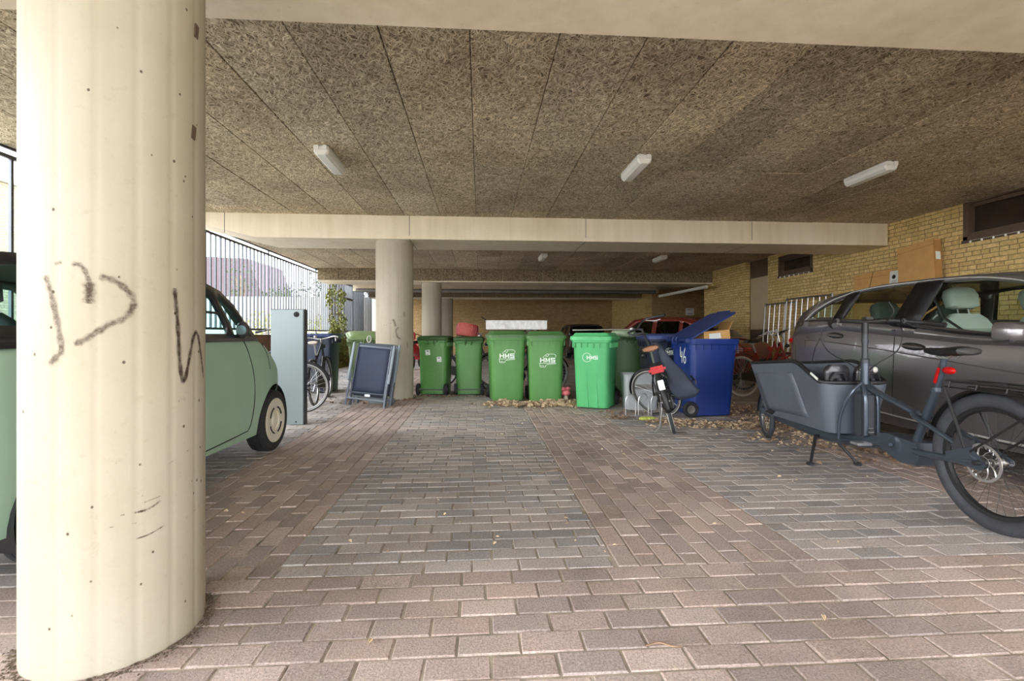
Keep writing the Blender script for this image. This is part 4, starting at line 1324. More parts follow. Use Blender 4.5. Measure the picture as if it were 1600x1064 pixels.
C.greenhouse(outl, top, [wq, w1, w2], .38, .015, MT['cgrey'], MT['glassg'], [(.10, .42), (2.66, 3.62)], 0, MT['cgrey'], crown=.035)
def gpoly(pts, name, m, off=.006, t=.004, side=-1):
    bm = bmesh.new()
    dn = []
    for i, p in enumerate(pts):
        q = pts[(i + 1) % len(pts)]
        n = max(1, int(math.hypot(q[0] - p[0], q[1] - p[1]) / .04))
        for j in range(n): dn.append((p[0] + (q[0] - p[0]) * j / n, p[1] + (q[1] - p[1]) * j / n))
    vs = [bm.verts.new((x, side * (C.gy(x, z) + .015 + off), z)) for x, z in dn]
    es = [bm.edges.new((vs[i], vs[(i + 1) % len(vs)])) for i in range(len(vs))]
    bmesh.ops.triangle_fill(bm, edges=es, use_beauty=True)
    bm.verts.index_update()
    mb = MB().add([v.co.copy() for v in bm.verts], [[v.index for v in f.verts] for f in bm.faces]); bm.free()
    o = mb.build(name, m, gc)
    so = o.modifiers.new('thickness', 'SOLIDIFY'); so.thickness = t; so.offset = 0
for sd_ in (-1, 1):
    gpoly([(1.68, 1.50), (1.92, 1.505), (1.83, 1.10), (1.57, 1.135)], 'pillar_trim', MT['pillarblk'], side=sd_)
    gpoly([(.93, 1.46), (1.09, 1.48), (.98, 1.20), (.85, 1.21)], 'pillar_trim', MT['pillarblk'], side=sd_)
def gtube(pts, name, m, w, off=.02, side=-1, sm=True):
    P = [(x, side * (C.gy(x, z) + off), z) for x, z in pts]
    MB().tube(smooth_path(P, 5) if sm else P, w, 6).build(name, MT[m], gc)
gtube([(.40, 1.215), (.53, 1.32), (.74, 1.42), (.93, 1.468)], 'chrome_strip', 'chrome', .005)
gtube([(.93, 1.468), (1.02, 1.49), (1.3, 1.512), (1.8, 1.515), (2.2, 1.495), (2.55, 1.42), (2.9, 1.285), (3.2, 1.11)], 'chrome_strip', 'chrome', .0045)
gtube([(.40, 1.213), (.95, 1.196), (1.6, 1.152), (2.35, 1.058), (3.2, 1.055)], 'belt_trim', 'gloss', .013, .012)
C.seam([(.70, 1.16), (.72, 1.05), (.66, .92), (.62, .80), (.64, .74)], w=.0045)
C.seam([(1.62, 1.1), (1.64, .9), (1.63, .6), (1.60, .33)], w=.0045)
C.seam([(1.6, .33), (2.2, .30), (3.0, .30), (3.1, .45), (3.05, .9)], w=.004)
C.seam([(1.15, .36), (1.6, .33)], w=.004)
C.seam([(.05, 1.01), (.45, 1.0), (.75, .985), (1.2, .95), (1.7, .90), (2.4, .82), (3.0, .76)], 'body_crease', .006, 'cgrey')
C.seam([(1.20, .37), (1.7, .335), (2.4, .31), (3.2, .31)], 'sill_strip', .008, 'chrome', off=.003)
for sd_ in (-1, 1):
    for xx, zz in ((.93, 1.045), (1.82, .955)):
        yb = C.ys(xx, zz)
        hd = MB().at(T(xx, sd_ * (yb + .000), zz) @ RY(4)).sphere((0, 0, 0), (.115, .012, .032), 20, 10)
        ho = hd.build('door_handle_recess', MT['seam'], gc)
        MB().at(T(xx, sd_ * (yb + .016), zz) @ RY(4)).sphere((0, 0, 0), (.11, .014, .013), 18, 8).build('door_handle', MT['cgrey'], ho)
MB().sphere((.13, -.72, .985), (.10, .10, .045), 18, 10).build('tail_light', MT['redlens'], gc)
MB().sphere((.13, .72, .985), (.10, .10, .045), 18, 10).build('tail_light', MT['redlens'], gc)
for sd_ in (-1, 1):
    m_ = MB().at(T(2.68, sd_ * 1.02, 1.07))
    sec = []
    for (xx, k) in ((-.055, .86), (-.045, 1.0), (.03, .95), (.07, .7), (.085, .35)):
        sec.append([(xx, py * k, pz * k) for py, pz in rrect(.22, .145, .05, 4)])
    mo = m_.loft(sec).build('door_mirror', MT['cgrey'], gc)
    MB().at(T(2.68, sd_ * 1.02, 1.07)).b2(-.06, -.056, -.085, .085, -.05, .05, .001).build('mirror_glass', MT['chrome'], mo)
    MB().b2(2.65, 2.71, sd_ * .86, sd_ * .95, 1.01, 1.045, .01).build('mirror_arm', MT['gloss'], mo)
    MB().at(T(2.68, sd_ * 1.02, 1.025)).b2(-.05, .05, -.10, .10, -.018, .0, .005).build('mirror_base', MT['gloss'], mo)
seat(gc, 1.80, -.36, 1.00, MT['seat'], w=.25); seat(gc, 1.80, .36, 1.00, MT['seat'], w=.25)
seat(gc, 1.05, -.38, .92, MT['seatk'], w=.25); seat(gc, 1.05, .38, .92, MT['seatk'], w=.25)
for sd_ in (-1, 1):
    gb = MB().tube([(1.78, sd_ * .70, 1.44), (1.84, sd_ * .64, 1.2), (1.95, sd_ * .52, 1.05)], .014, 6, flat=.3); gb.build('seat_belt', MT['black'], gc)

# ---- dark red saloon behind the blue bin
rc = empty('red_saloon_car', 'old dark red saloon car behind the open blue bin', 'car', (5.80, 9.45, 0), R(128))
hw = [(0, .62), (.05, .74), (.2, .80), (1.5, .83), (3.6, .82), (4.2, .74), (4.4, .6)]
zt = [(0, .62), (.03, .80), (.10, .88), (.9, .935), (3.1, .94), (4.0, .84), (4.35, .72), (4.4, .55)]
C = Car(rc, 4.4, hw, zt, [.85, 3.5], .33, [(0, .36), (.2, .25), (4.4, .3)], MT['cred'], [(.2, .93), (.45, .99), (.65, 1.0), (.95, .97)], rr=.05, N=80)
C.arches(.26)
for xx in (.85, 3.5):
    for sd_ in (-1, 1): car_wheel(rc, xx, sd_ * .70, .29, .18, 'alloy', sd_)
outl = [(.55, .92), (1.15, 1.36), (1.5, 1.41), (2.3, 1.42), (2.6, 1.38), (3.2, .93)]
wa = [(.92, .99), (1.22, 1.28), (1.34, 1.32), (1.34, .99)]
wb_ = [(1.42, .99), (1.42, 1.34), (1.98, 1.35), (1.98, .99)]
wc = [(2.08, .99), (2.08, 1.35), (2.48, 1.33), (2.95, .99)]
C.greenhouse(outl, [(.55, .94), (1.15, 1.38), (1.5, 1.43), (2.3, 1.44), (2.6, 1.40), (3.2, .94)], [wa, wb_, wc], .28, .02, MT['cred'], MT['glassd'], [(.58, 1.12), (2.62, 3.15)], 0, MT['cred'], crown=.03)
for sd_ in (-1, 1):
    MB().box(.015, sd_ * .58, .74, .03, .26, .09, .008).build('tail_light', MT['redlens'], rc)
MB().b2(-.05, .04, -.72, .72, .40, .54, .02).build('bumper', MT['black'], rc)
seat(rc, 2.0, -.35, .86, MT['seatk']); seat(rc, 2.0, .35, .86, MT['seatk'])

# ---- black car far at the back
bc = empty('black_car', 'black car at the far back wall, only its roof showing above the bright green bin', 'car', (4.55, 19.6, 0), R(90))
C = Car(bc, 4.0, [(0, .6), (.06, .76), (.3, .84), (3.6, .84), (4.0, .6)], [(0, .7), (.08, .95), (.5, 1.0), (2.9, .98), (3.7, .85), (4.0, .6)], [.8, 3.3], .33, [(0, .35), (.2, .25), (4.0, .3)], MT['cblack'], [(.2, .93), (.5, 1.0), (1.0, .95)], rr=.05, N=60)
C.arches(.26)
for xx in (.8, 3.3):
    for sd_ in (-1, 1): car_wheel(bc, xx, sd_ * .72, .3, .18, 'alloy', sd_)
C.greenhouse([(.1, .98), (.45, 1.38), (.8, 1.46), (2.0, 1.46), (2.4, 1.38), (3.0, .98)], [(.1, 1.0), (.45, 1.40), (.8, 1.48), (2.0, 1.48), (2.4, 1.40), (3.0, 1.0)], [[(.6, 1.04), (.75, 1.36), (1.4, 1.38), (1.4, 1.04)], [(1.5, 1.04), (1.5, 1.38), (2.2, 1.36), (2.6, 1.04)]], .3, .02, MT['cblack'], MT['glassd'], [(.14, .42), (2.44, 2.95)], 0, MT['cblack'], crown=.03)
MB().b2(-.01, .02, -.26, .26, .74, .85, .004).build('number_plate', MT['white'], bc)
for sd_ in (-1, 1): MB().sphere((.05, sd_ * .68, .88), (.04, .09, .08)).build('tail_light', MT['redlens'], bc)
# ================================================================ BICYCLES
MT['bikegrey'] = mat('grey_frame_paint', (70, 80, 92), .3, .45, var=.05, coat=.4)
MT['boxgrey'] = mat('grey_moulded_box', (86, 92, 102), .5, .0, var=.12, vs=4)
MT['boxgreyd'] = mat('dark_box_panel', (52, 55, 61), .6, var=.1)
MT['tyre'] = mat('tyre_grey_black', (58, 60, 65), .75, var=.15, vs=20, bump=.3, bs=70)
MT['pale'] = mat('pale_sidewall', (186, 184, 176), .6, var=.05)
MT['leather'] = mat('brown_leather', (138, 94, 66), .5, var=.15, vs=20)
MT['navycloth'] = mat('navy_canvas', (52, 58, 72), .8, var=.12, vs=8, bump=.3, bs=14)
MT['bikered'] = mat('dark_red_frame', (128, 34, 28), .35, .2, var=.08, coat=.3)
MT['creamcloth'] = mat('pale_saddle_cover', (200, 190, 176), .7, var=.08)

def spoked(parent, M, r, tr, n=28, tyre='tyre', rim='greysteel', wall=None, spoke='steel', name='wheel', mg=None):
    def ring(R_, rr, seg=48, flat=1.0):
        m_ = MB().at(M)
        m_.tube([(R_ * math.cos(2 * PI * k / seg), 0, R_ * math.sin(2 * PI * k / seg)) for k in range(seg)], rr, 10, True, flat)
        return m_
    R_ = r - tr
    t = MB().at(M)
    rows = []
    for k in range(56):
        a = 2 * PI * k / 56
        row = []
        for j in range(12):
            b = 2 * PI * j / 12
            rr = R_ + tr * math.cos(b)
            row.append((rr * math.cos(a), tr * .92 * math.sin(b), rr * math.sin(a)))
        rows.append(row)
    t.grid(rows, True, True)
    o = t.build(name, MT[tyre], parent)
    if wall:
        w = MB().at(M)
        for s_ in (-1, 1):
            w.tube([((R_ - tr * .1) * math.cos(2 * PI * k / 48), s_ * tr * .86, (R_ - tr * .1) * math.sin(2 * PI * k / 48)) for k in range(48)], tr * .28, 6, True)
        w.build('sidewall_band', MT[wall], o)
    rm = MB().at(M)
    rows = []
    for k in range(56):
        a = 2 * PI * k / 56
        rows.append([(q * math.cos(a), y, q * math.sin(a)) for q, y in ((R_ - tr * .75, -tr * .5), (R_ - tr * .75, tr * .5), (R_ - tr * 1.35, tr * .38), (R_ - tr * 1.5, 0), (R_ - tr * 1.35, -tr * .38))])
    rm.grid(rows, True, True)
    rm.build('rim', MT[rim], o)
    h = MB().at(M).lathe([(0, -.055), (.012, -.055), (.014, -.035), (.026, -.032), (.026, -.026), (.016, -.02), (.016, .02), (.026, .026), (.026, .032), (.014, .035), (.012, .055), (0, .055)], 16, 'y')
    h.build('hub', MT['greysteel'], o)
    s_ = MB().at(M)
    for k in range(n):
        a = 2 * PI * k / n
        sd_ = 1 if k % 2 else -1
        b = a + (.55 if (k // 2) % 2 else -.55)
        s_.tube([(.024 * math.cos(b), sd_ * .028, .024 * math.sin(b)), ((R_ - tr * 1.3) * math.cos(a), 0, (R_ - tr * 1.3) * math.sin(a))], .0013, 4)
    s_.build('spokes', MT[spoke], o, smooth=False)
    if mg:
        a0, a1, mm = mg
        g = MB().at(M)
        rows = []
        for k in range(25):
            a = R(a0 + (a1 - a0) * k / 24)
            q = r + .018
            rows.append([((q - .012) * math.cos(a), -.030, (q - .012) * math.sin(a)), (q * math.cos(a), -.02, q * math.sin(a)), ((q + .006) * math.cos(a), 0, (q + .006) * math.sin(a)), (q * math.cos(a), .02, q * math.sin(a)), ((q - .012) * math.cos(a), .030, (q - .012) * math.sin(a))])
        g.grid(rows)
        go = g.build('mudguard', MT[mm], parent)
        so = go.modifiers.new('thickness', 'SOLIDIFY'); so.thickness = .002
    return o
def saddle(parent, M, m, name='saddle', k=1.0):
    mb = MB().at(M)
    secs = []
    for (x, w, z, h) in ((-.125, .05, .004, .018), (-.12, .066, .008, .03), (-.08, .075, .010, .036), (-.03, .060, .002, .036), (.03, .032, -.004, .034), (.09, .022, -.004, .030), (.13, .017, -.002, .022), (.142, .008, -.004, .010)):
        secs.append([(x * k, w * math.cos(t) * k, z + (h * .5 * math.sin(t) - (h * .35 if math.sin(t) < -.2 else 0)) * k) for t in [2 * PI * j / 14 for j in range(14)]])
    mb.loft(secs)
    o = mb.build(name, m, parent)
    MB().at(M).tube([(-.08, .03, -.01), (-.03, .022, -.045), (.04, .02, -.045), (.10, .008, -.012)], .0035, 5).tube([(-.08, -.03, -.01), (-.03, -.022, -.045), (.04, -.02, -.045), (.10, -.008, -.012)], .0035, 5).build('saddle_rail', MT['steel'], o)
    return o

def city_bike(label, x, y, rz, lean=-8, barm='steel', wb=1.08, r=.345, frame='black', steer=0, sad='black', tyre='tyre', wall=None, rack=True, group=None, zbar=1.10, stand=True, mgm='black', light=False, low=False, detail=True):
    o = empty('bicycle', label, 'bicycle', (x, y, 0), 0, group, rot=(R(lean), 0, R(rz)))
    F_ = MT[frame]
    hx, hz = wb - .24, .80
    MS = T(hx, 0, hz) @ RY(-18) @ RZ(steer) @ RY(18) @ T(-hx, 0, -hz)
    bb = (.46, 0, .29)
    st = (.30, 0, .74)
    fr = MB()
    fr.tube([bb, st], .0165, 10)
    fr.tube([(hx - .045, 0, .93), (hx + .045, 0, .66)], .019, 10)
    if low:
        fr.tube(smooth_path([(hx + .03, 0, .70), (.68, 0, .48), bb], 6), .019, 10)
        fr.tube(smooth_path([(hx - .03, 0, .88), (.62, 0, .60), (.42, 0, .42)], 6), .015, 10)
    else:
        fr.tube([(hx + .03, 0, .70), bb], .018, 10)
        fr.tube([(hx - .03, 0, .90), (.33, 0, .68)], .015, 10)
    for s_ in (-1, 1):
        fr.tube([(bb[0], s_ * .03, bb[2]), (0, s_ * .062, r)], .010, 8)
        fr.tube([(.315, s_ * .016, .68), (0, s_ * .062, r)], .008, 8)
    fr.build('frame', F_, o)
    MB().tube([st, (.255, 0, .90)], .0135, 8).build('seat_post', MT['steel'], o)
    saddle(o, T(.24, 0, .935) @ RY(-3), MT[sad], k=1.25 if light else 1.0)
    spoked(o, T(0, 0, r), r, .020, 28, tyre, 'greysteel', wall, mg=(28, 190, mgm))
    spoked(o, MS @ T(wb, 0, r), r, .020, 28, tyre, 'greysteel', wall, mg=(-15 + 30, 165, mgm))
    fk = MB().at(MS)
    for s_ in (-1, 1): fk.tube(smooth_path([(hx + .05, s_ * .045, .64), (wb - .08, s_ * .055, .5), (wb, s_ * .058, r)], 5), .011, 8)
    fk.tube([(hx + .05, -.05, .65), (hx + .05, .05, .65)], .015, 8)
    fk.build('fork', F_, o)
    hb = MB().at(MS)
    hb.tube([(hx - .05, 0, .92), (hx - .08, 0, zbar - .03)], .013, 8)
    hb.tube([(hx - .08, 0, zbar - .03), (hx - .02, 0, zbar)], .013, 8)
    bar = [(hx - .27, .285, zbar - .03), (hx - .14, .29, zbar + .0), (hx - .03, .20, zbar + .035), (hx - .02, 0, zbar), (hx - .03, -.20, zbar + .035), (hx - .14, -.29, zbar + .0), (hx - .27, -.285, zbar - .03)]
    hb.tube(smooth_path(bar, 6), .011, 8)
    hbo = hb.build('handlebar', MT[barm], o)
    for s_ in (-1, 1):
        MB().at(MS).tube([(hx - .285, s_ * .285, zbar - .033), (hx - .15, s_ * .29, zbar + .0)], .017, 10).build('grip', MT['black'], hbo)
        MB().at(MS).tube([(hx - .05, s_ * .22, zbar + .02), (hx - .14, s_ * .24, zbar - .035), (hx - .22, s_ * .25, zbar - .05)], .006, 6).build('brake_lever', MT['steel'], hbo)
    MB().at(MS).sphere((hx - .02, .09, zbar + .045), (.028, .028, .02)).build('bell', MT['steel'], hbo)
    MB().at(MS).tube(smooth_path([(hx - .0, .14, zbar + .01), (hx + .10, .08, zbar - .10), (hx + .06, .02, .80), (hx + .06, .05, .62)], 6), .0035, 5).build('brake_cable', MT['black'], o)
    cr = MB().lathe([(.0, -.058), (.09, -.058), (.095, -.055), (.09, -.052), (0, -.052)], 30, 'y', bb)
    cr.build('chainring', MT['greysteel'], o)
    MB().prism([(-.07, r - .06), (.10, r - .085), (.56, .19), (.60, .29), (.54, .385), (.10, r + .085), (-.05, r + .05)], 'y', -.075, -.062).build('chain_guard', MT['black'], o)
    for s_, a in ((-1, 40), (1, 220)):
        e = (bb[0] + .165 * math.cos(R(a)), s_ * .085, bb[2] + .165 * math.sin(R(a)))
        c_ = MB().tube([(bb[0], s_ * .07, bb[2]), e], .009, 8).build('crank', MT['steel'], o)
        MB().box(e[0], s_ * .135, e[2], .09, .085, .024, .005).build('pedal', MT['black'], c_)
    if rack:
        rk = MB()
        zr = r * 2 + .07
        for s_ in (-1, 1):
            rk.tube([(.22, s_ * .06, zr), (-.28, s_ * .06, zr), (-.30, s_ * .03, zr)], .005, 6)
            rk.tube([(-.20, s_ * .06, zr), (0, s_ * .066, r)], .005, 6)
        for xx in (.2, .08, -.04, -.16, -.28): rk.tube([(xx, -.06, zr), (xx, .06, zr)], .004, 6)
        rk.build('luggage_rack', MT['black'], o)
    if light:
        MB().box(-.34, 0, r * 2 + .035, .05, .17, .07, .022).build('rear_light', MT['redlens'], o)
    if stand:
        MB().tube([(.05, .05, .28), (-.02, .13, .10), (-.06, .20, .012 + .2 * math.tan(R(-lean if lean < 0 else 0)))], .009, 8).build('kickstand', MT['greysteel'], o)
    MB().at(MS).sphere((hx + .10, 0, .86), (.04, .035, .035)).build('headlight', MT['black'], o)
    return o

# upright city bike seen from behind, front wheel turned
cbk = city_bike('city bicycle parked upright with a big red rear light and turned front wheel', 2.07, 4.93, 71, lean=-15, barm='dkmetal', wb=1.04, r=.345, frame='black', steer=58, sad='leather', wall='pale', light=True, zbar=1.20, low=True)
MB().box(-.385, 0, .57, .01, .06, .10, .004).build('reflector_plate', MT['sticker'], cbk)
# navy cloth / pannier hanging to the right
pb = empty('pannier_bag', 'navy canvas bag hanging down the right side of the city bicycle', 'bag', (2.07, 4.93, 0), rot=(R(-15), 0, R(71)))
sec = []
for (z, x0, x1, y0, y1) in ((.98, .18, .30, -.05, -.09), (.90, .12, .32, -.07, -.13), (.75, .02, .33, -.08, -.19), (.60, -.08, .34, -.085, -.27), (.48, -.14, .36, -.09, -.33), (.40, -.16, .38, -.09, -.35), (.345, -.12, .36, -.12, -.30)):
    cx, cy = (x0 + x1) / 2, (y0 + y1) / 2
    sec.append([(px + .012 * math.sin(z * 31 + px * 20), py + .012 * math.sin(z * 23 + px * 31), z) for px, py in rrect(x1 - x0, abs(y1 - y0), min(.04, abs(y1 - y0) * .45), 3, cx, cy)])
MB().loft(sec).build('bag_body', MT['navycloth'], pb, ang=70)
MB().tube([(-.10, -.30, .52), (.02, -.345, .50), (.18, -.35, .50), (.30, -.34, .52)], .011, 6, flat=.5).build('strap', MT['black'], pb)
MB().box(.08, -.358, .47, .04, .012, .05, .003).build('buckle', MT['black'], pb)

# bicycles behind the row of bins
city_bike('black bicycle behind the two lettered green bins, handlebar above the lids', .25, 8.75, 4, lean=-4, frame='black', wall='pale', wb=1.10, steer=10, zbar=1.16, group='bicycles behind the bins', rack=False)
city_bike('grey bicycle behind the gap left of the lettered green bins', -.78, 9.6, -6, lean=-4, frame='bikegrey', wb=1.05, zbar=1.02, group='bicycles behind the bins')
city_bike('bicycle with white frame parts seen between lettered and bright green bin', 1.50, 9.3, 112, lean=-3, frame='white', wb=1.05, zbar=1.06, group='bicycles behind the bins')
# bicycles behind the grey panel
city_bike('bicycle with pale tyres whose front wheel sticks out right of the grey cabinet', -3.46, 6.55, 2, lean=-3, frame='dkmetal', wall='pale', wb=1.08, r=.335, group='bicycles by the grey cabinet', rack=False)
city_bike('bicycle with pale saddle between grey cabinet and slate blue bin', -2.42, 7.15, 97, lean=-4, frame='black', wall='pale', wb=1.05, r=.335, sad='creamcloth', group='bicycles by the grey cabinet', rack=False, zbar=.98)
# dark red bicycles right of the blue bin
city_bike('dark red bicycle with pale tyre right of the blue bin', 4.45, 7.75, 8, lean=-5, frame='bikered', tyre='pale', wb=1.08, mgm='bikered', group='red bicycles', low=True)
city_bike('darker red bicycle against the crowd barrier behind the estate car', 5.0, 8.65, 14, lean=-5, frame='bikered', wb=1.08, mgm='bikered', zbar=1.05, group='red bicycles', low=True)

# ---- cargo bike
cg = empty('cargo_bike', 'grey electric cargo bike with moulded transport box, in front of the estate car', 'cargo bike', (2.751, 2.35, 0), R(85.5))
G_ = MT['bikegrey']
spoked(cg, T(0, 0, .372), .372, .041, 32, 'tyre', 'black', None, 'black', mg=None)
nip = MB()
for k in range(32):
    a = 2 * PI * k / 32
    nip.box(.285 * math.cos(a), 0, .285 * math.sin(a) + .372, .006, .006, .006)
nip.build('spoke_nipple', MT['steel'], cg, smooth=False)['kind'] = 'stuff'
MSf = T(2.32, 0, .235) @ RZ(-14)
fw = spoked(cg, MSf, .235, .027, 20, 'tyre', 'greysteel', None, 'steel')
# front mudguard
g = MB().at(MSf); rows = []
for k in range(13):
    a = R(0 + 150 * k / 12); q = .258
    rows.append([((q - .02) * math.cos(a), -.038, (q - .02) * math.sin(a)), (q * math.cos(a), -.025, q * math.sin(a)), ((q + .004) * math.cos(a), 0, (q + .004) * math.sin(a)), (q * math.cos(a), .025, q * math.sin(a)), ((q - .02) * math.cos(a), .038, (q - .02) * math.sin(a))])
g.grid(rows).build('front_mudguard', G_, cg)
fr = MB()
def beamsec(pts, w, h):
    secs = []
    for (x, z) in pts: secs.append([(x, py, z + pz) for py, pz in rrect(w, h, min(w, h) * .3, 3)])
    fr.loft(secs)
beamsec([(2.36, .275), (2.15, .262), (1.45, .228), (1.30, .232), (.92, .275), (.74, .315)], .085, .092)
fr.tube([(.52, 0, .33), (.355, 0, .73)], .0235, 14)
fr.tube([(.955, 0, .60), (.955, 0, .86)], .026, 14)
fr.tube([(.955, 0, .68), (.50, 0, .55)], [.026, .022], 12, flat=.8)
for s_ in (-1, 1):
    fr.tube(smooth_path([(.52, s_ * .01, .55), (.44, s_ * .05, .53), (.36, s_ * .062, .51), (.10, s_ * .075, .42), (.0, s_ * .08, .372)], 5), [.018] * 5 + [.014] * 16, 10)
    fr.tube(smooth_path([(.48, s_ * .04, .33), (.40, s_ * .06, .325), (.06, s_ * .08, .36), (.0, s_ * .082, .37)], 5), .019, 10)
    fr.tube(smooth_path([(.95, s_ * .03, .70), (.96, s_ * .10, .62), (1.02, s_ * .135, .45), (1.04, s_ * .135, .27)], 5), .011, 8)
    fr.tube(smooth_path([(.95, s_ * .02, .70), (.90, s_ * .04, .64), (.885, s_ * .045, .56), (.885, s_ * .045, .33)], 4), .014, 8, flat=.6)
    fr.tube([(1.04, s_ * .135, .27), (1.05, 0, .255)], .012, 8)
fr.build('frame', G_, cg, ang=40)
# text on the beam
text_mesh('CLARK', .075, MT['boxgreyd'], 'frame_lettering', cg, T(2.02, .0435, .260) @ RZ(180) @ RY(2.5) @ RX(90), .0006, 0, 1.1)
mt_ = MB()
mt_.prism([(.76, .285), (.76, .375), (.66, .39), (.44, .375), (.41, .30), (.44, .235), (.56, .225), (.64, .25)], 'y', -.06, .06)
mt_.build('motor', G_, cg)
MB().lathe([(0, .062), (.05, .062), (.056, .058), (.056, .05)], 26, 'y', (.60, 0, .33)).build('motor_cap', MT['bikegrey'], cg)
for s_, dx, dz in ((1, .165, -.03), (-1, -.165, .03)):
    c_ = MB().tube([(.60, s_ * .09, .33), (.60 + dx, s_ * .10, .33 + dz)], [.016, .012], 10, flat=.7).build('crank', G_, cg)
    MB().box(.60 + dx, s_ * .165, .33 + dz, .085, .10, .018, .004).build('pedal', MT['steel'], c_)
bt = MB().b2(.90, .985, -.07, .07, .30, .64, .022).build('battery', MT['boxgreyd'], cg)
MB().b2(.898, .90, -.025, .025, .345, .352).b2(.898, .90, -.02, .02, .375, .379).build('battery_marking', MT['greysteel'], bt, smooth=False)
# steering column, bars
sc = MB().tube([(.955, 0, .86), (.955, 0, 1.10)], .0195, 12).lathe([(.03, .845), (.03, .875), (.022, .88)], 16, 'z', (.955, 0, 0)).lathe([(.024, 1.0), (.024, 1.02)], 16, 'z', (.955, 0, 0))
sc.build('steering_column', MT['dkmetal'], cg)
hb = MB().tube([(.955, 0, 1.06), (.955, 0, 1.145)], .021, 12)
hb.tube(smooth_path([(.74, .37, 1.125), (.84, .33, 1.140), (.95, .18, 1.158), (.965, 0, 1.15), (.95, -.18, 1.158), (.84, -.33, 1.140), (.74, -.37, 1.125)], 6), .0155, 10)
hbo = hb.build('handlebar', MT['black'], cg)
for s_ in (-1, 1):
    MB().tube([(.72, s_ * .378, 1.121), (.83, s_ * .335, 1.139)], .018, 10).build('grip', MT['black'], hbo)
    MB().tube([(.90, s_ * .26, 1.145), (.89, s_ * .30, 1.118), (.78, s_ * .35, 1.095)], [.014, .008, .006], 7).build('brake_lever', MT['black'], hbo)
    MB().box(.915, s_ * .24, 1.155, .05, .035, .035, .008).build('brake_clamp', MT['black'], hbo)
    MB().tube(smooth_path([(.94, s_ * .22, 1.14), (.99, s_ * .30, 1.08), (.98, s_ * .26, .94), (.97, s_ * .10, .84), (.96, s_ * .02, .78)], 6), .0038, 5).build('brake_cable', MT['black'], cg)
MB().box(.93, 0, 1.175, .05, .06, .02, .006).build('display', MT['black'], hbo)
MB().tube(smooth_path([(.93, -.14, 1.15), (.94, -.20, 1.22), (.95, -.17, 1.30)], 5), .0035, 5).build('mirror_stalk', MT['black'], hbo)
# key fob hanging at the head
MB().sphere((.92, -.05, .80), (.012, .018, .022), 10, 6).build('key_fob', MT['pale'], cg)
# seat
MB().tube([(.355, 0, .73), (.305, 0, .915)], .0165, 12).lathe([(.028, .71), (.028, .735)], 16, 'z', (.36, 0, 0)).build('seat_post', MT['bikegrey'], cg)
saddle(cg, T(.285, 0, .962) @ RY(-1), MT['black'], k=1.12)
rl = MB().sphere((.265, .01, .845), (.042, .02, .022), 16, 9).build('rear_light', MT['redlens'], cg)
MB().at(T(.335, .02, .81) @ RY(-18)).b2(-.008, .008, -.004, .006, -.05, .05, .002).build('red_strap', MT['redlens'], cg)
# rack and mudguard
rk = MB()
for s_ in (-1, 1):
    rk.tube(smooth_path([(.24, s_ * .0, .79), (.22, s_ * .06, .79), (.16, s_ * .075, .79), (-.35, s_ * .08, .79), (-.38, s_ * .02, .79)], 5), .006, 8)
    rk.tube([(.23, s_ * .07, .755), (-.36, s_ * .10, .755)], .005, 6)
    rk.tube([(.23, s_ * .07, .755), (.08, s_ * .09, .43)], .008, 8)
    rk.tube([(-.36, s_ * .10, .755), (.05, s_ * .09, .42)], .006, 8)
for xx in (.18, .02, -.14, -.3): rk.tube([(xx, -.08, .79), (xx, .08, .79)], .005, 6).tube([(xx, -.09, .755), (xx, -.08, .79)], .004, 5).tube([(xx, .09, .755), (xx, .08, .79)], .004, 5)
rk.build('luggage_rack', MT['black'], cg)
g = MB().at(T(0, 0, .372)); rows = []
for k in range(29):
    a = R(8 + 175 * k / 28); q = .395
    rows.append([((q - .018) * math.cos(a), -.042, (q - .018) * math.sin(a)), (q * math.cos(a), -.03, q * math.sin(a)), ((q + .004) * math.cos(a), 0, (q + .004) * math.sin(a)), (q * math.cos(a), .03, q * math.sin(a)), ((q - .018) * math.cos(a), .042, (q - .018) * math.sin(a))])
go = g.grid(rows).build('rear_mudguard', MT['black'], cg)
# disc brake on the left side
dr = MB()
for q0, q1 in ((.088, .102), (.03, .036)):
    dr.lathe([(q0, .068), (q1, .068), (q1, .071), (q0, .071), (q0, .068)], 44, 'y', (0, 0, .372))
for k in range(8):
    a = k * 45
    dr.tube([((.034 + (.09 - .034) * q) * math.cos(R(a + 38 * q)), .0695, .372 + (.034 + (.09 - .034) * q) * math.sin(R(a + 38 * q))) for q in (0, .35, .7, 1)], .0045, 5, flat=.4)
for k in range(22):
    a = R(k * 360 / 22)
    dr.tube([(.086 * math.cos(a), .0695, .372 + .086 * math.sin(a)), (.078 * math.cos(a + .1), .0695, .372 + .078 * math.sin(a + .1))], .0035, 4, flat=.4)
dr.build('brake_disc', MT['steel'], cg)
cl = MB().prism([(.13, .37), (.17, .43), (.12, .50), (.05, .48), (.06, .44), (.10, .42), (.05, .37)], 'y', .062, .088)
cl.build('brake_caliper', MT['dkmetal'], cg)
MB().prism([(.20, .34), (.20, .385), (.06, .44), (.0, .40), (-.03, .36), (.0, .33)], 'y', .078, .09).build('dropout_plate', G_, cg)
MB().lathe([(0, .12), (.012, .12), (.014, .09), (.03, .085), (.034, .06)], 16, 'y', (0, 0, .372)).build('axle_nut', MT['black'], cg)
# double-legged stand
for s_ in (-1, 1):
    lg = MB().tube([(1.42, s_ * .07, .21), (1.30, s_ * .185, .02)], [.013, .011], 8).build('stand_leg', MT['black'], cg)
    MB().at(T(1.296, s_ * .19, .012)).box(0, 0, 0, .05, .045, .024, .006).build('stand_foot', MT['rubber'], lg)
MB().tube([(1.42, -.07, .21), (1.42, .07, .21)], .014, 8).build('stand_pivot', MT['black'], cg)
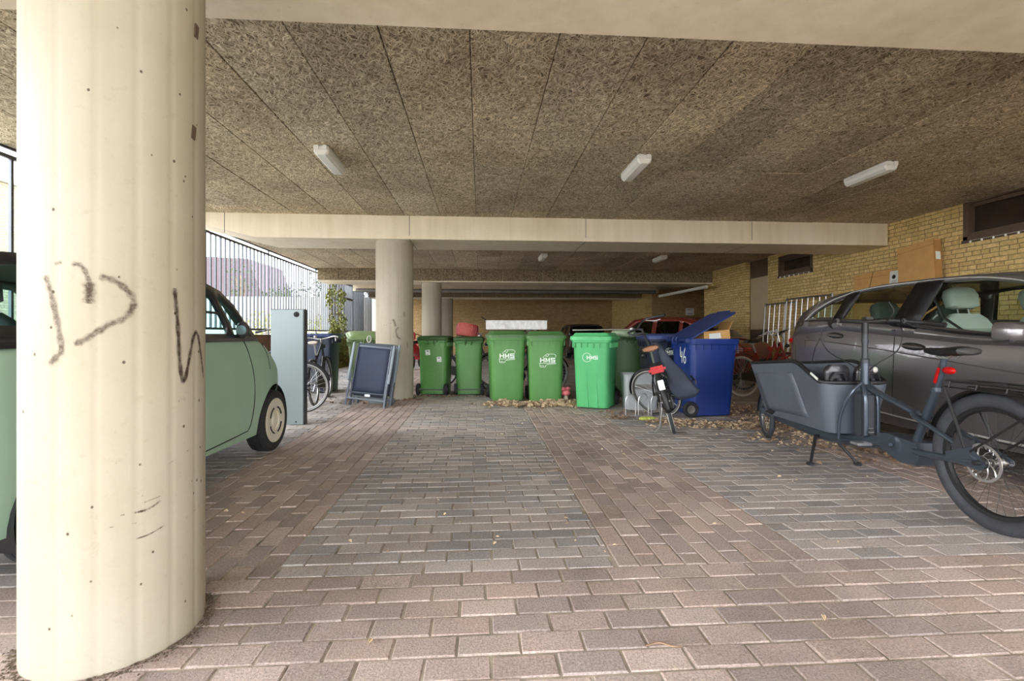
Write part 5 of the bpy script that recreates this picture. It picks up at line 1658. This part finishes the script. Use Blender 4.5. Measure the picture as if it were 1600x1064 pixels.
# moulded box
def boxsec(z, x0, x1, w0, w1, r):
    """plan outline at height z: rear x0 half width w0, front x1 half width w1"""
    pts = []
    cor = [(x1, w1), (x0, w0), (x0, -w0), (x1, -w1)]
    for i in range(4):
        p = Vector(cor[i]); a = Vector(cor[i - 1]); b = Vector(cor[(i + 1) % 4])
        da = (a - p).normalized() * r; db = (b - p).normalized() * r
        for k in range(7):
            t = k / 6
            q = (p + da) * (1 - t) ** 2 + p * 2 * t * (1 - t) + (p + db) * t ** 2
            pts.append((q.x, q.y, z))
    return pts
def topz(x): return interp(x, [(.9, .685), (1.08, .69), (1.35, .815), (1.42, .83), (2.2, .765)])
xo = []
N_ = 28
def dens_sec(t, ins=0.0, dz=0.0, z0=.30):
    """outline at the fraction t between floor and the curved rim"""
    k = t
    x0, x1 = 1.06 - .03 * k + ins, 2.02 + .17 * k - ins
    base = boxsec(0, x0, x1, .18 + .08 * k - ins, .19 + .07 * k - ins, .09)
    out = []
    for i in range(len(base)):
        a = Vector(base[i]); b = Vector(base[(i + 1) % len(base)])
        m_ = {6: 6, 13: 16, 20: 6, 27: 16, }.get(i, 1)
        if i in (6, 20): m_ = 16 if i == 6 else 16
        if i in (13, 27): m_ = 16
        for j in range(m_): out.append(a.lerp(b, j / m_))
    for p in out: p.z = z0 + t * (topz(p.x) - z0) + dz
    return [tuple(p) for p in out]
secs = [dens_sec(0, .03), dens_sec(.015), dens_sec(.25), dens_sec(.5), dens_sec(.75), dens_sec(1.0)]
inner = [dens_sec(1.0, .022), dens_sec(.5, .022), dens_sec(.12, .022), dens_sec(.10, .06)]
MB().loft(secs + inner).build('transport_box', MT['boxgrey'], cg, ang=50)
rim = MB()
rimp = dens_sec(1.0, .010, .004)
rim.tube(rimp, .017, 8, True, 1.0)
rim.build('box_rim', MT['black'], cg)
# recessed side panel and slot
for s_ in (-1, 1):
    def sy(x, z): k = (z - .30) / (topz(x) - .30); return s_ * (interp(x, [(1.0, .18 + .08 * k), (2.1, .19 + .07 * k)]) + .003)
    pl = [(1.30, .38), (1.94, .36), (2.08, .68), (1.44, .74)]
    rows = []
    for i in range(9):
        t = i / 8
        rows.append([((pl[0][0] * (1 - q) + pl[1][0] * q) * (1 - t) + (pl[3][0] * (1 - q) + pl[2][0] * q) * t, 0, (pl[0][1] * (1 - q) + pl[1][1] * q) * (1 - t) + (pl[3][1] * (1 - q) + pl[2][1] * q) * t) for q in [j / 8 for j in range(9)]])
    rows = [[(x, sy(x, z), z) for x, y, z in r_] for r_ in rows]
    po = MB().grid(rows).build('box_side_panel', MT['boxgrey'], cg)
    so = po.modifiers.new('thickness', 'SOLIDIFY'); so.thickness = .006; so.offset = 0
    MB().prism([(1.86, .315), (1.80, .355), (1.90, .365), (1.97, .325)], 'y', s_ * .186, s_ * .203).build('box_slot', MT['black'], cg)
# child seat backs in the box
for s_ in (-1, 1):
    m_ = MB()
    secs_ = []
    for (z, w, d) in ((.42, .068, .03), (.60, .09, .032), (.76, .095, .03), (.80, .085, .026), (.825, .06, .018)):
        secs_.append([(1.14 + px + (z - .4) * -.12, s_ * .115 + py, z) for px, py in rrect(d * 2, w * 2, d * .8, 4)])
    so_ = m_.loft(secs_).build('child_seat', MT['gloss'], cg)
    MB().tube([(1.065, s_ * .125 + .055, .60), (1.05, s_ * .125 + .055, .72), (1.045, s_ * .125 + .03, .765), (1.045, s_ * .125 - .03, .765), (1.05, s_ * .125 - .055, .72), (1.065, s_ * .125 - .055, .60)], .009, 7).build('harness', MT['black'], so_)
    MB().box(1.045, s_ * .125, .69, .015, .03, .07, .005).build('buckle', MT['black'], so_)
# small white letters patch on rim
MB().at(T(1.13, .262, .735) @ RY(-25)).b2(-.05, .05, 0, .002, -.010, .010).build('rim_label', MT['sticker'], cg)
# ================================================================ SMALLER THINGS
MT['panel'] = mat('pale_grey_green_steel', (134, 145, 146), .42, .1, var=.03, vs=2)
pn = empty('utility_cabinet', 'tall pale grey metal cabinet with a round black hole near its top', 'cabinet', (-2.243, 5.74, 0), R(-1))
MB().b2(-.190, .185, -.05, .05, .0, 1.345, .006).build('cabinet_body', MT['panel'], pn)
MB().b2(-.195, .19, -.046, .052, 1.345, 1.352, .002).build('cabinet_top', MT['dkmetal'], pn)
MB().b2(.185, .192, -.046, .052, .0, 1.345, .002).build('cabinet_edge', MT['dkmetal'], pn)
MB().lathe([(0, -.056), (.026, -.056), (.032, -.053), (.032, -.048)], 28, 'y', (.105, 0, 1.29)).build('round_hole', MT['seam'], pn)
MB().box(.10, -.0515, .035, .012, .003, .02).build('key_slot', MT['seam'], pn)

# folded garden chairs leaning on the pillar
MT['chairframe'] = mat('grey_chair_tube', (88, 96, 108), .4, .2, var=.05)
MT['chairdark'] = mat('dark_chair_tube', (44, 50, 62), .45, .15)
MT['sling'] = mat('navy_chair_fabric', (50, 58, 80), .75, var=.08, vs=30, bump=.25, bs=160)
MT['armgrey'] = mat('light_grey_armrest', (126, 138, 146), .5, var=.05)
def folded_chair(label, x, y, rz, lean, roll, y_off=0):
    o = empty('folding_chair', label, 'folding chair', (x, y, 0), rot=(R(lean), R(roll), R(rz)), group='folded garden chairs')
    w = .255
    bf = MB()
    for s_ in (-1, 1): bf.tube([(s_ * w, 0, .14), (s_ * w, 0, .92)], .013, 8)
    bf.tube([(-w, 0, .92), (w, 0, .92)], .013, 8).tube([(-w, 0, .20), (w, 0, .20)], .013, 8)
    bf.build('back_frame', MT['chairframe'], o)
    rows = [[(-w + .012 + (2 * w - .024) * q, .006 + .012 * math.sin(PI * q) * (1 if t < 1 else 1), .215 + .69 * t) for q in [j / 6 for j in range(7)]] for t in [i / 8 for i in range(9)]]
    so = MB().grid(rows).build('fabric_back', MT['sling'], o)
    m_ = so.modifiers.new('thickness', 'SOLIDIFY'); m_.thickness = .004
    MB().b2(-w + .01, w - .01, -.010, .006, .875, .905, .004).build('head_band', MT['chairframe'], so)
    for s_ in (-1, 1):
        MB().tube([(s_ * (w + .035), -.035, .012), (s_ * (w + .030), -.03, .50)], [.017, .015], 8).build('front_leg', MT['chairframe'], o)
        MB().tube([(s_ * (w + .01), .07, .012), (s_ * (w + .015), .05, .86)], [.017, .014], 8).build('rear_leg', MT['chairdark'], o)
        ar = []
        for (z, ww) in ((.36, .010), (.38, .018), (.60, .022), (.88, .020), (.93, .012)):
            ar.append([(s_ * (w + .052) + px, -.045 + py, z) for px, py in rrect(ww * 2, .030, .010, 3)])
        MB().loft(ar).build('armrest', MT['armgrey'], o)
    MB().tube([(-w - .035, -.035, .11), (w + .035, -.035, .11)], .016, 8, flat=.8).build('foot_bar', MT['armgrey'], o)
    sf = MB().tube([(-w + .03, .035, .17), (w - .03, .035, .17)], .012, 8).tube([(-w + .03, .035, .60), (w - .03, .035, .60)], .012, 8)
    for s_ in (-1, 1): sf.tube([(s_ * (w - .03), .035, .17), (s_ * (w - .03), .035, .60)], .012, 8)
    so2 = sf.build('seat_frame', MT['chairdark'], o)
    MB().b2(-w + .04, w - .04, .031, .036, .18, .59, .001).build('fabric_seat', MT['sling'], so2)
    MB().b2(-.04, .04, .0, .02, .155, .185, .004).build('recline_catch', MT['steel'], o)
    return o
folded_chair('front folded garden chair with navy fabric, leaning on the round pillar', -1.66, 6.99, -10, -12, 5)
folded_chair('rear folded garden chair, behind the front one and touching the pillar', -1.60, 7.16, -13, -12, 4)
lk = MB()
lk.tube([(-1.64 + .028 * math.cos(R(a)), 7.15 + .01 * math.sin(R(a)), .985 + .05 * math.sin(R(a))) for a in range(0, 360, 24)], .008, 6, True)
tag(lk.build('hanging_ring', MT['pale']), 'small pale ring hanging at the top of the folded chairs', 'ring')
tag(MB().box(-1.5, 7.42, .03, .38, .2, .06, .02).build('plastic_tray', MT['panel']), 'flat pale grey tray on the ground behind the folded chairs', 'tray')

# long white board lying across two bins
bd = empty('white_board', 'long weathered white board lying across the two lettered bins', 'board', (.62, 7.74, 1.135), R(3))
MB().b2(-.52, .47, -.09, .09, .0, .14, .006).build('board_body', mat('weathered_white', (206, 206, 204), .6, var=.22, vs=16, bump=.3, bs=40), bd)
MB().b2(-.53, .48, -.1, .1, .137, .147, .003).build('board_top', MT['greysteel'], bd)
MB().tube([(-.60, -.06, .20), (-.50, -.02, .14)], .008, 6).build('hooked_wire', MT['black'], bd)
# red plastic tub
MT['redtub'] = mat('faded_red_plastic', (178, 84, 78), .55, var=.14, vs=14)
tb = empty('plastic_tub', 'faded red plastic basket tilted on the lid of the plain green bin', 'basket', (-.245, 8.5, 1.018), rot=(R(-4), R(9), 0))
sec = []
for (z, r_) in ((.0, .165), (.012, .178), (.11, .192), (.20, .178), (.225, .160), (.225, .150), (.20, .165), (.11, .18), (.015, .165)):
    sec.append([(r_ * 1.06 * math.cos(2 * PI * k / 28), r_ * .9 * math.sin(2 * PI * k / 28), z) for k in range(28)])
MB().loft(sec).build('tub_body', MT['redtub'], tb, ang=50)
ri = MB()
for k in range(14):
    a = 2 * PI * (k + .5) / 14
    ri.tube([(.178 * 1.06 * math.cos(a), .178 * .9 * math.sin(a), .012), (.194 * 1.06 * math.cos(a), .194 * .9 * math.sin(a), .11), (.18 * 1.06 * math.cos(a), .18 * .9 * math.sin(a), .2)], .006, 5)
ri.tube([(.196 * 1.06 * math.cos(2 * PI * k / 28), .196 * .9 * math.sin(2 * PI * k / 28), .11) for k in range(28)], .006, 5, True)
ri.build('moulded_ribs', MT['redtub'], tb)
# pole and rolled foil lying over bright green bin
pl = empty('long_pole', 'thin pale pole lying across the bright and dark green bins', 'pole', (1.75, 7.1, 1.12))
MB().tube([(-.35, -.02, .0), (.95, .62, .02)], .010, 8).build('pole_rod', MT['pale'], pl)
MT['foil'] = mat('grey_green_plastic_film', (136, 154, 128), .3, var=.15, vs=14, coat=.3)
MB().at(T(2.22, 7.20, 1.07) @ RZ(8) @ RY(4)).loft([[(x, r_ * math.cos(2 * PI * k / 16), r_ * math.sin(2 * PI * k / 16)) for k in range(16)] for x, r_ in ((-.20, .015), (-.17, .04), (-.06, .055), (.08, .06), (.16, .055), (.20, .03))]).build('rolled_film', MT['foil'])
tag(bpy.data.objects['rolled_film'], 'rolled grey green plastic film lying at the right end of the pole', 'roll')
# toy / pink thing between bins
MT['pink'] = mat('pink_plastic', (232, 122, 132), .4, var=.06)
ty = empty('toy', 'pink and white toy lying in the leaves between lettered and bright green bin', 'toy', (1.345, 7.35, 0))
MB().sphere((0, 0, .14), (.07, .06, .05)).build('toy_body', MT['pink'], ty)
MB().sphere((-.05, .02, .20), (.06, .035, .035)).sphere((.03, .0, .21), (.04, .03, .03)).build('toy_top', MT['pink'], ty)
MB().sphere((.0, 0, .055), (.035, .035, .055)).build('toy_foot', MT['creamcloth'], ty)

# bicycle rack, crate and bucket behind the city bike
rk = empty('bicycle_stand', 'low pale metal bicycle rack beside the city bicycle', 'bicycle rack', (1.86, 5.95, 0), R(2))
for k in range(3):
    x0 = k * .17
    MB().tube(smooth_path([(x0, 0, 0), (x0, 0, .20), (x0 + .03, 0, .27), (x0 + .09, 0, .29), (x0 + .13, 0, .20), (x0 + .13, 0, 0)], 5), .008, 8).build('hoop', MT['steel'], rk)
MB().tube([(-.05, 0, .012), (.95, 0, .012)], .011, 8).build('base_bar', MT['steel'], rk)
ct = empty('plastic_crate', 'light grey plastic crate standing behind the city bicycle', 'crate', (2.27, 6.62, 0), R(-4))
mb = MB()
mb.loft([[(px, py, 0) for px, py in rrect(.40, .30, .03)], [(px, py, .02) for px, py in rrect(.42, .32, .03)], [(px, py, .46) for px, py in rrect(.46, .36, .03)], [(px, py, .50) for px, py in rrect(.48, .38, .03)], [(px, py, .50) for px, py in rrect(.45, .35, .03)], [(px, py, .03) for px, py in rrect(.40, .30, .03)]])
mb.build('crate_body', mat('light_grey_plastic', (176, 182, 184), .5, var=.08), ct)
MB().b2(-.18, .18, -.184, -.178, .30, .36, .002).build('crate_band', MT['greysteel'], ct)
gl = empty('crumpled_cloth', 'crumpled yellow green cloth on the ground at the bicycle rack', 'cloth', (2.05, 5.72, 0))
rnd = random.Random(5)
m_ = MB()
for k in range(9): m_.sphere((rnd.uniform(-.07, .08), rnd.uniform(-.05, .05), .02), (rnd.uniform(.03, .06), rnd.uniform(.02, .04), .018), 8, 6)
m_.build('cloth', mat('yellow_green_cloth', (190, 200, 96), .8, var=.15, vs=20), gl)
# torn cardboard between navy and blue bin

# crowd barriers
def barrier(label, y0, y1, h, x=6.62, lean=4):
    o = empty('crowd_barrier', label, 'barrier', (x, y0, 0), rot=(0, R(lean), 0), group='steel barriers at the brick wall')
    L = y1 - y0
    MB().tube(smooth_path([(0, 0, 0), (0, 0, h - .12), (0, .03, h - .03), (0, .12, h), (0, L - .12, h), (0, L - .03, h - .03), (0, L, h - .12), (0, L, 0)], 4), .019, 8).tube([(0, 0, .22), (0, L, .22)], .016, 8).build('barrier_frame', MT['greysteel'], o)
    n = int(L / .165)
    b0 = None
    for k in range(1, n):
        if b0 is None:
            b0 = MB().tube([(0, 0, .22), (0, 0, h)], .0075, 6).build('bar', MT['steel'], o); b0.location = (0, L * k / n, 0)
        else:
            c = b0.copy(); COL.objects.link(c); c.parent = o; c.location = (0, L * k / n, 0)
barrier('lower steel barrier against the wall, left of the estate car roof', 9.75, 10.85, 1.76, 6.66)
barrier('taller steel barrier partly behind the rear of the estate car', 8.6, 9.95, 1.82, 6.58)

# flat cardboard packages leaning on the wall behind the car
def package(label, y, w, h, t, yaw, roll, x, lean, lab):
    o = empty('cardboard_package', label, 'cardboard package', (x, y, 0), rot=(R(roll), R(lean), R(yaw)), group='flat cardboard packages against the wall')
    MB().b2(-t, 0, -w / 2, w / 2, 0, h, .006).build('carton', MT['card'], o)
    MB().b2(-t - .002, -t + .001, -w / 2, w / 2, h - .09, h - .084).build('fold_line', MT['carddk'], o)
    MB().b2(-t * .98, -.002, -w / 2 - .002, -w / 2 + .002, .02, h - .02).build('side_face', MT['carddk'], o)
    return o
a = package('tall flat cardboard package leaning on the wall, upper right one', 6.72, .62, 2.48, .12, 0, -6, 6.78, 3, 1)
MB().box(-.06, -.314, 2.22, .075, .003, .12).build('shipping_label', MT['sticker'], a)
b = package('wider and lower cardboard package with a white paper label, left one', 7.72, .98, 2.14, .10, 0, -1, 6.80, 4, 2)
lb = MB().box(-.103, -.36, 1.98, .003, .16, .24).build('paper_label', MT['sticker'], b)
MB().at(T(-.106, -.36, 2.0) @ RY(-90)).lathe([(0, 0), (.035, 0), (.035, .002), (0, .002)], 20, 'z').build('round_mark', MT['seam'], lb)
for k in range(2): MB().box(-.1055, -.36, 1.93 - k * .025, .001, .10, .008).build('printed_line', MT['greysteel'], lb)
MB().box(-.103, .12, 1.9, .003, .008, .5, rot=(R(12), 0, 0)).build('gap_line', MT['seam'], b)

# white bulbs hanging below the high windows
def bulbs(label, y0, n, dy, z):
    o = empty('bulb_string', label, 'bulb string', (XR - .035, y0, z))
    MB().tube([(0, 0, 0), (0, (n - 1) * dy, 0)], .004, 5).build('cord', MT['pale'], o)
    for k in range(n):
        MB().lathe([(0, -.035), (.012, -.03), (.014, -.012), (.008, 0), (0, .002)], 10, 'z', (0, k * dy, 0)).build('bulb', MT['white'], o)
bulbs('row of small white bulbs below the large high window', 4.9, 10, .15, 2.385)
bulbs('row of small white bulbs below the small high window', 9.55, 7, .16, 2.385)

# red scooter far at the back left
sc_ = empty('red_scooter', 'red scooter far behind, between pillar and green bin with stickers', 'scooter', (-1.98, 14.6, 0), R(80))
m_ = MB()
m_.loft([[(-.5, y, z) for y, z in rrect(.20, .16, .05, 3, 0, .62)], [(-.25, y, z) for y, z in rrect(.30, .34, .08, 3, 0, .60)], [(.1, y, z) for y, z in rrect(.26, .26, .06, 3, 0, .52)], [(.2, y, z) for y, z in rrect(.28, .06, .02, 3, 0, .30)], [(.42, y, z) for y, z in rrect(.28, .06, .02, 3, 0, .30)]])
m_.loft([[(.50, y, z) for y, z in rrect(.34, .5, .08, 3, 0, .60)], [(.56, y, z) for y, z in rrect(.30, .6, .1, 3, 0, .65)], [(.62, y, z) for y, z in rrect(.14, .3, .06, 3, 0, .75)]])
m_.build('scooter_body', mat('scooter_red', (204, 52, 60), .3, var=.05, coat=.4), sc_)
for xx in (-.35, .66): MB().lathe([(.12, -.05), (.2, -.055), (.22, -.03), (.22, .03), (.2, .055), (.12, .05), (.0, .03), (.0, -.03), (.12, -.05)], 24, 'y', (xx, 0, .22)).build('wheel', MT['rubber'], sc_)
MB().tube([(.5, .32, 1.08), (.58, .1, 1.05), (.6, 0, 1.0), (.58, -.1, 1.05), (.5, -.32, 1.08)], .014, 8).tube([(.6, 0, 1.0), (.66, 0, .22)], .025, 8).build('handlebar', MT['black'], sc_)
MB().b2(-.5, .05, -.13, .13, .77, .86, .03).build('seat', MT['black'], sc_)
MB().b2(-.62, -.40, -.16, .16, .88, 1.12, .03).build('top_box', mat('scooter_box_red', (196, 60, 64), .4, var=.05), sc_)
MB().box(-.56, 0, .48, .012, .2, .16, .003).build('number_plate', MT['white'], sc_)

# fallen leaves
MT['dry1'] = mat('dry_leaf_tan', (200, 180, 148), .8, var=.25, vs=40)
MT['dry2'] = mat('dry_leaf_brown', (138, 114, 90), .85, var=.25, vs=40)
def litter(label, spots, n, m, seed, hmax=.05, size=.062):
    rnd = random.Random(seed)
    mb = MB()
    for _ in range(n):
        cx, cy, rx, ry = rnd.choice(spots)
        a = rnd.uniform(0, 2 * PI); q = math.sqrt(rnd.random()) if rnd.random() < .8 else rnd.uniform(0, 1.6)
        x, y = cx + rx * q * math.cos(a), cy + ry * q * math.sin(a)
        s = size * rnd.uniform(.5, 1.3)
        z = .004 + rnd.random() * hmax * max(.08, 1 - q)
        M_ = T(x, y, z) @ RZ(rnd.uniform(0, 360)) @ RX(rnd.uniform(-22, 22)) @ RY(rnd.uniform(-18, 18))
        c = rnd.uniform(.1, .5) * s
        mb.at(M_)
        mb.add([(-.5 * s, 0, 0), (-.15 * s, -.24 * s, c), (.25 * s, -.2 * s, c * .8), (.55 * s, 0, .1 * c), (.2 * s, .2 * s, c * .9), (-.2 * s, .24 * s, c), (0, 0, 0)],
               [(0, 1, 6), (1, 2, 6), (2, 3, 6), (3, 4, 6), (4, 5, 6), (5, 0, 6)])
    o = mb.build('fallen_leaves', m, None, smooth=False, fixn=False)
    return tag(o, label, 'leaves', kind='stuff')
A_ = [(.80, 6.98, .55, .20), (1.05, 7.1, .45, .25), (1.3, 7.1, .25, .3), (.35, 7.15, .3, .12)]
litter('pale dry leaves heaped in front of the two lettered green bins', A_, 800, MT['dry1'], 1, .07)
litter('darker dry leaves heaped in front of the two lettered green bins', A_, 350, MT['dry2'], 2, .05)
B_ = [(2.65, 5.35, .45, .22), (2.3, 5.6, .3, .15), (3.05, 5.25, .35, .2), (3.6, 5.4, .5, .45), (3.9, 6.2, .6, .6), (3.3, 4.6, .6, .35)]
litter('pale dry leaves around the wheel of the blue bin', B_, 950, MT['dry1'], 3, .035, .042)
litter('brown dry leaves around blue bin and cargo bike', B_ + [(3.4, 3.9, .5, .4)], 800, MT['dry2'], 4, .03, .04)
C_ = [(-.5, 8.05, .9, .12), (-1.2, 7.7, .3, .12), (1.9, 6.2, .35, .2), (1.75, 5.9, .2, .1), (2.3, 7.3, .5, .3), (-1.9, 7.6, .6, .3)]
litter('scattered leaves along the feet of the bins and the round pillar', C_, 520, MT['dry2'], 5, .02, .04)
litter('single leaves and crumbs strewn over the paving', [(1.3, 4.6, 2.6, 2.4), (3.4, 3.2, 1.2, 1.2), (0, 4, 2, 2)], 170, MT['dry1'], 6, .004, .022)
# twigs
for k, (x, y, a, L, lab) in enumerate(((.62, 1.56, -8, .12, 'thin dark twig on the nearest paving stones'), (.53, 3.6, 30, .22, 'small twig on the grey paving in the middle'))):
    t_ = MB().at(T(x, y, .006) @ RZ(a)).tube(smooth_path([(-L / 2, 0, 0), (-.1 * L, .012, .004), (.2 * L, -.006, .006), (L / 2, .004, 0)], 5), .003, 5).build('twig', MT['dry2'])
    tag(t_, lab, 'twig')

MT['soil'] = mat('dark_soil', (92, 80, 66), .95, var=.3, vs=50)
def crumbs(label, cx, cy, r, n, seed):
    rnd = random.Random(seed)
    mb = MB()
    for _ in range(n):
        a = rnd.uniform(0, 2 * PI); q = r + .005 + abs(rnd.gauss(0, .022)); s = rnd.uniform(.002, .006)
        mb.at(T(cx + q * math.cos(a), cy + q * math.sin(a), s * .25) @ RZ(rnd.uniform(0, 90)) @ RX(rnd.uniform(-25, 25)))
        mb.add([(-s, -s * .6, 0), (s, -s * .5, 0), (s * .8, s * .6, 0), (-s * .7, s * .7, 0), (0, 0, s * .8)], [(0, 1, 4), (1, 2, 4), (2, 3, 4), (3, 0, 4)])
    tag(mb.build('dirt_crumbs', MT['soil'], None, smooth=False, fixn=False), label, 'dirt', kind='stuff')
crumbs('dirt crumbs around the foot of the nearest pillar', -1.285, 1.786, .256, 900, 21)
crumbs('dirt crumbs around the foot of the pillar by the folded chairs', -1.41, 7.955, .303, 500, 22)
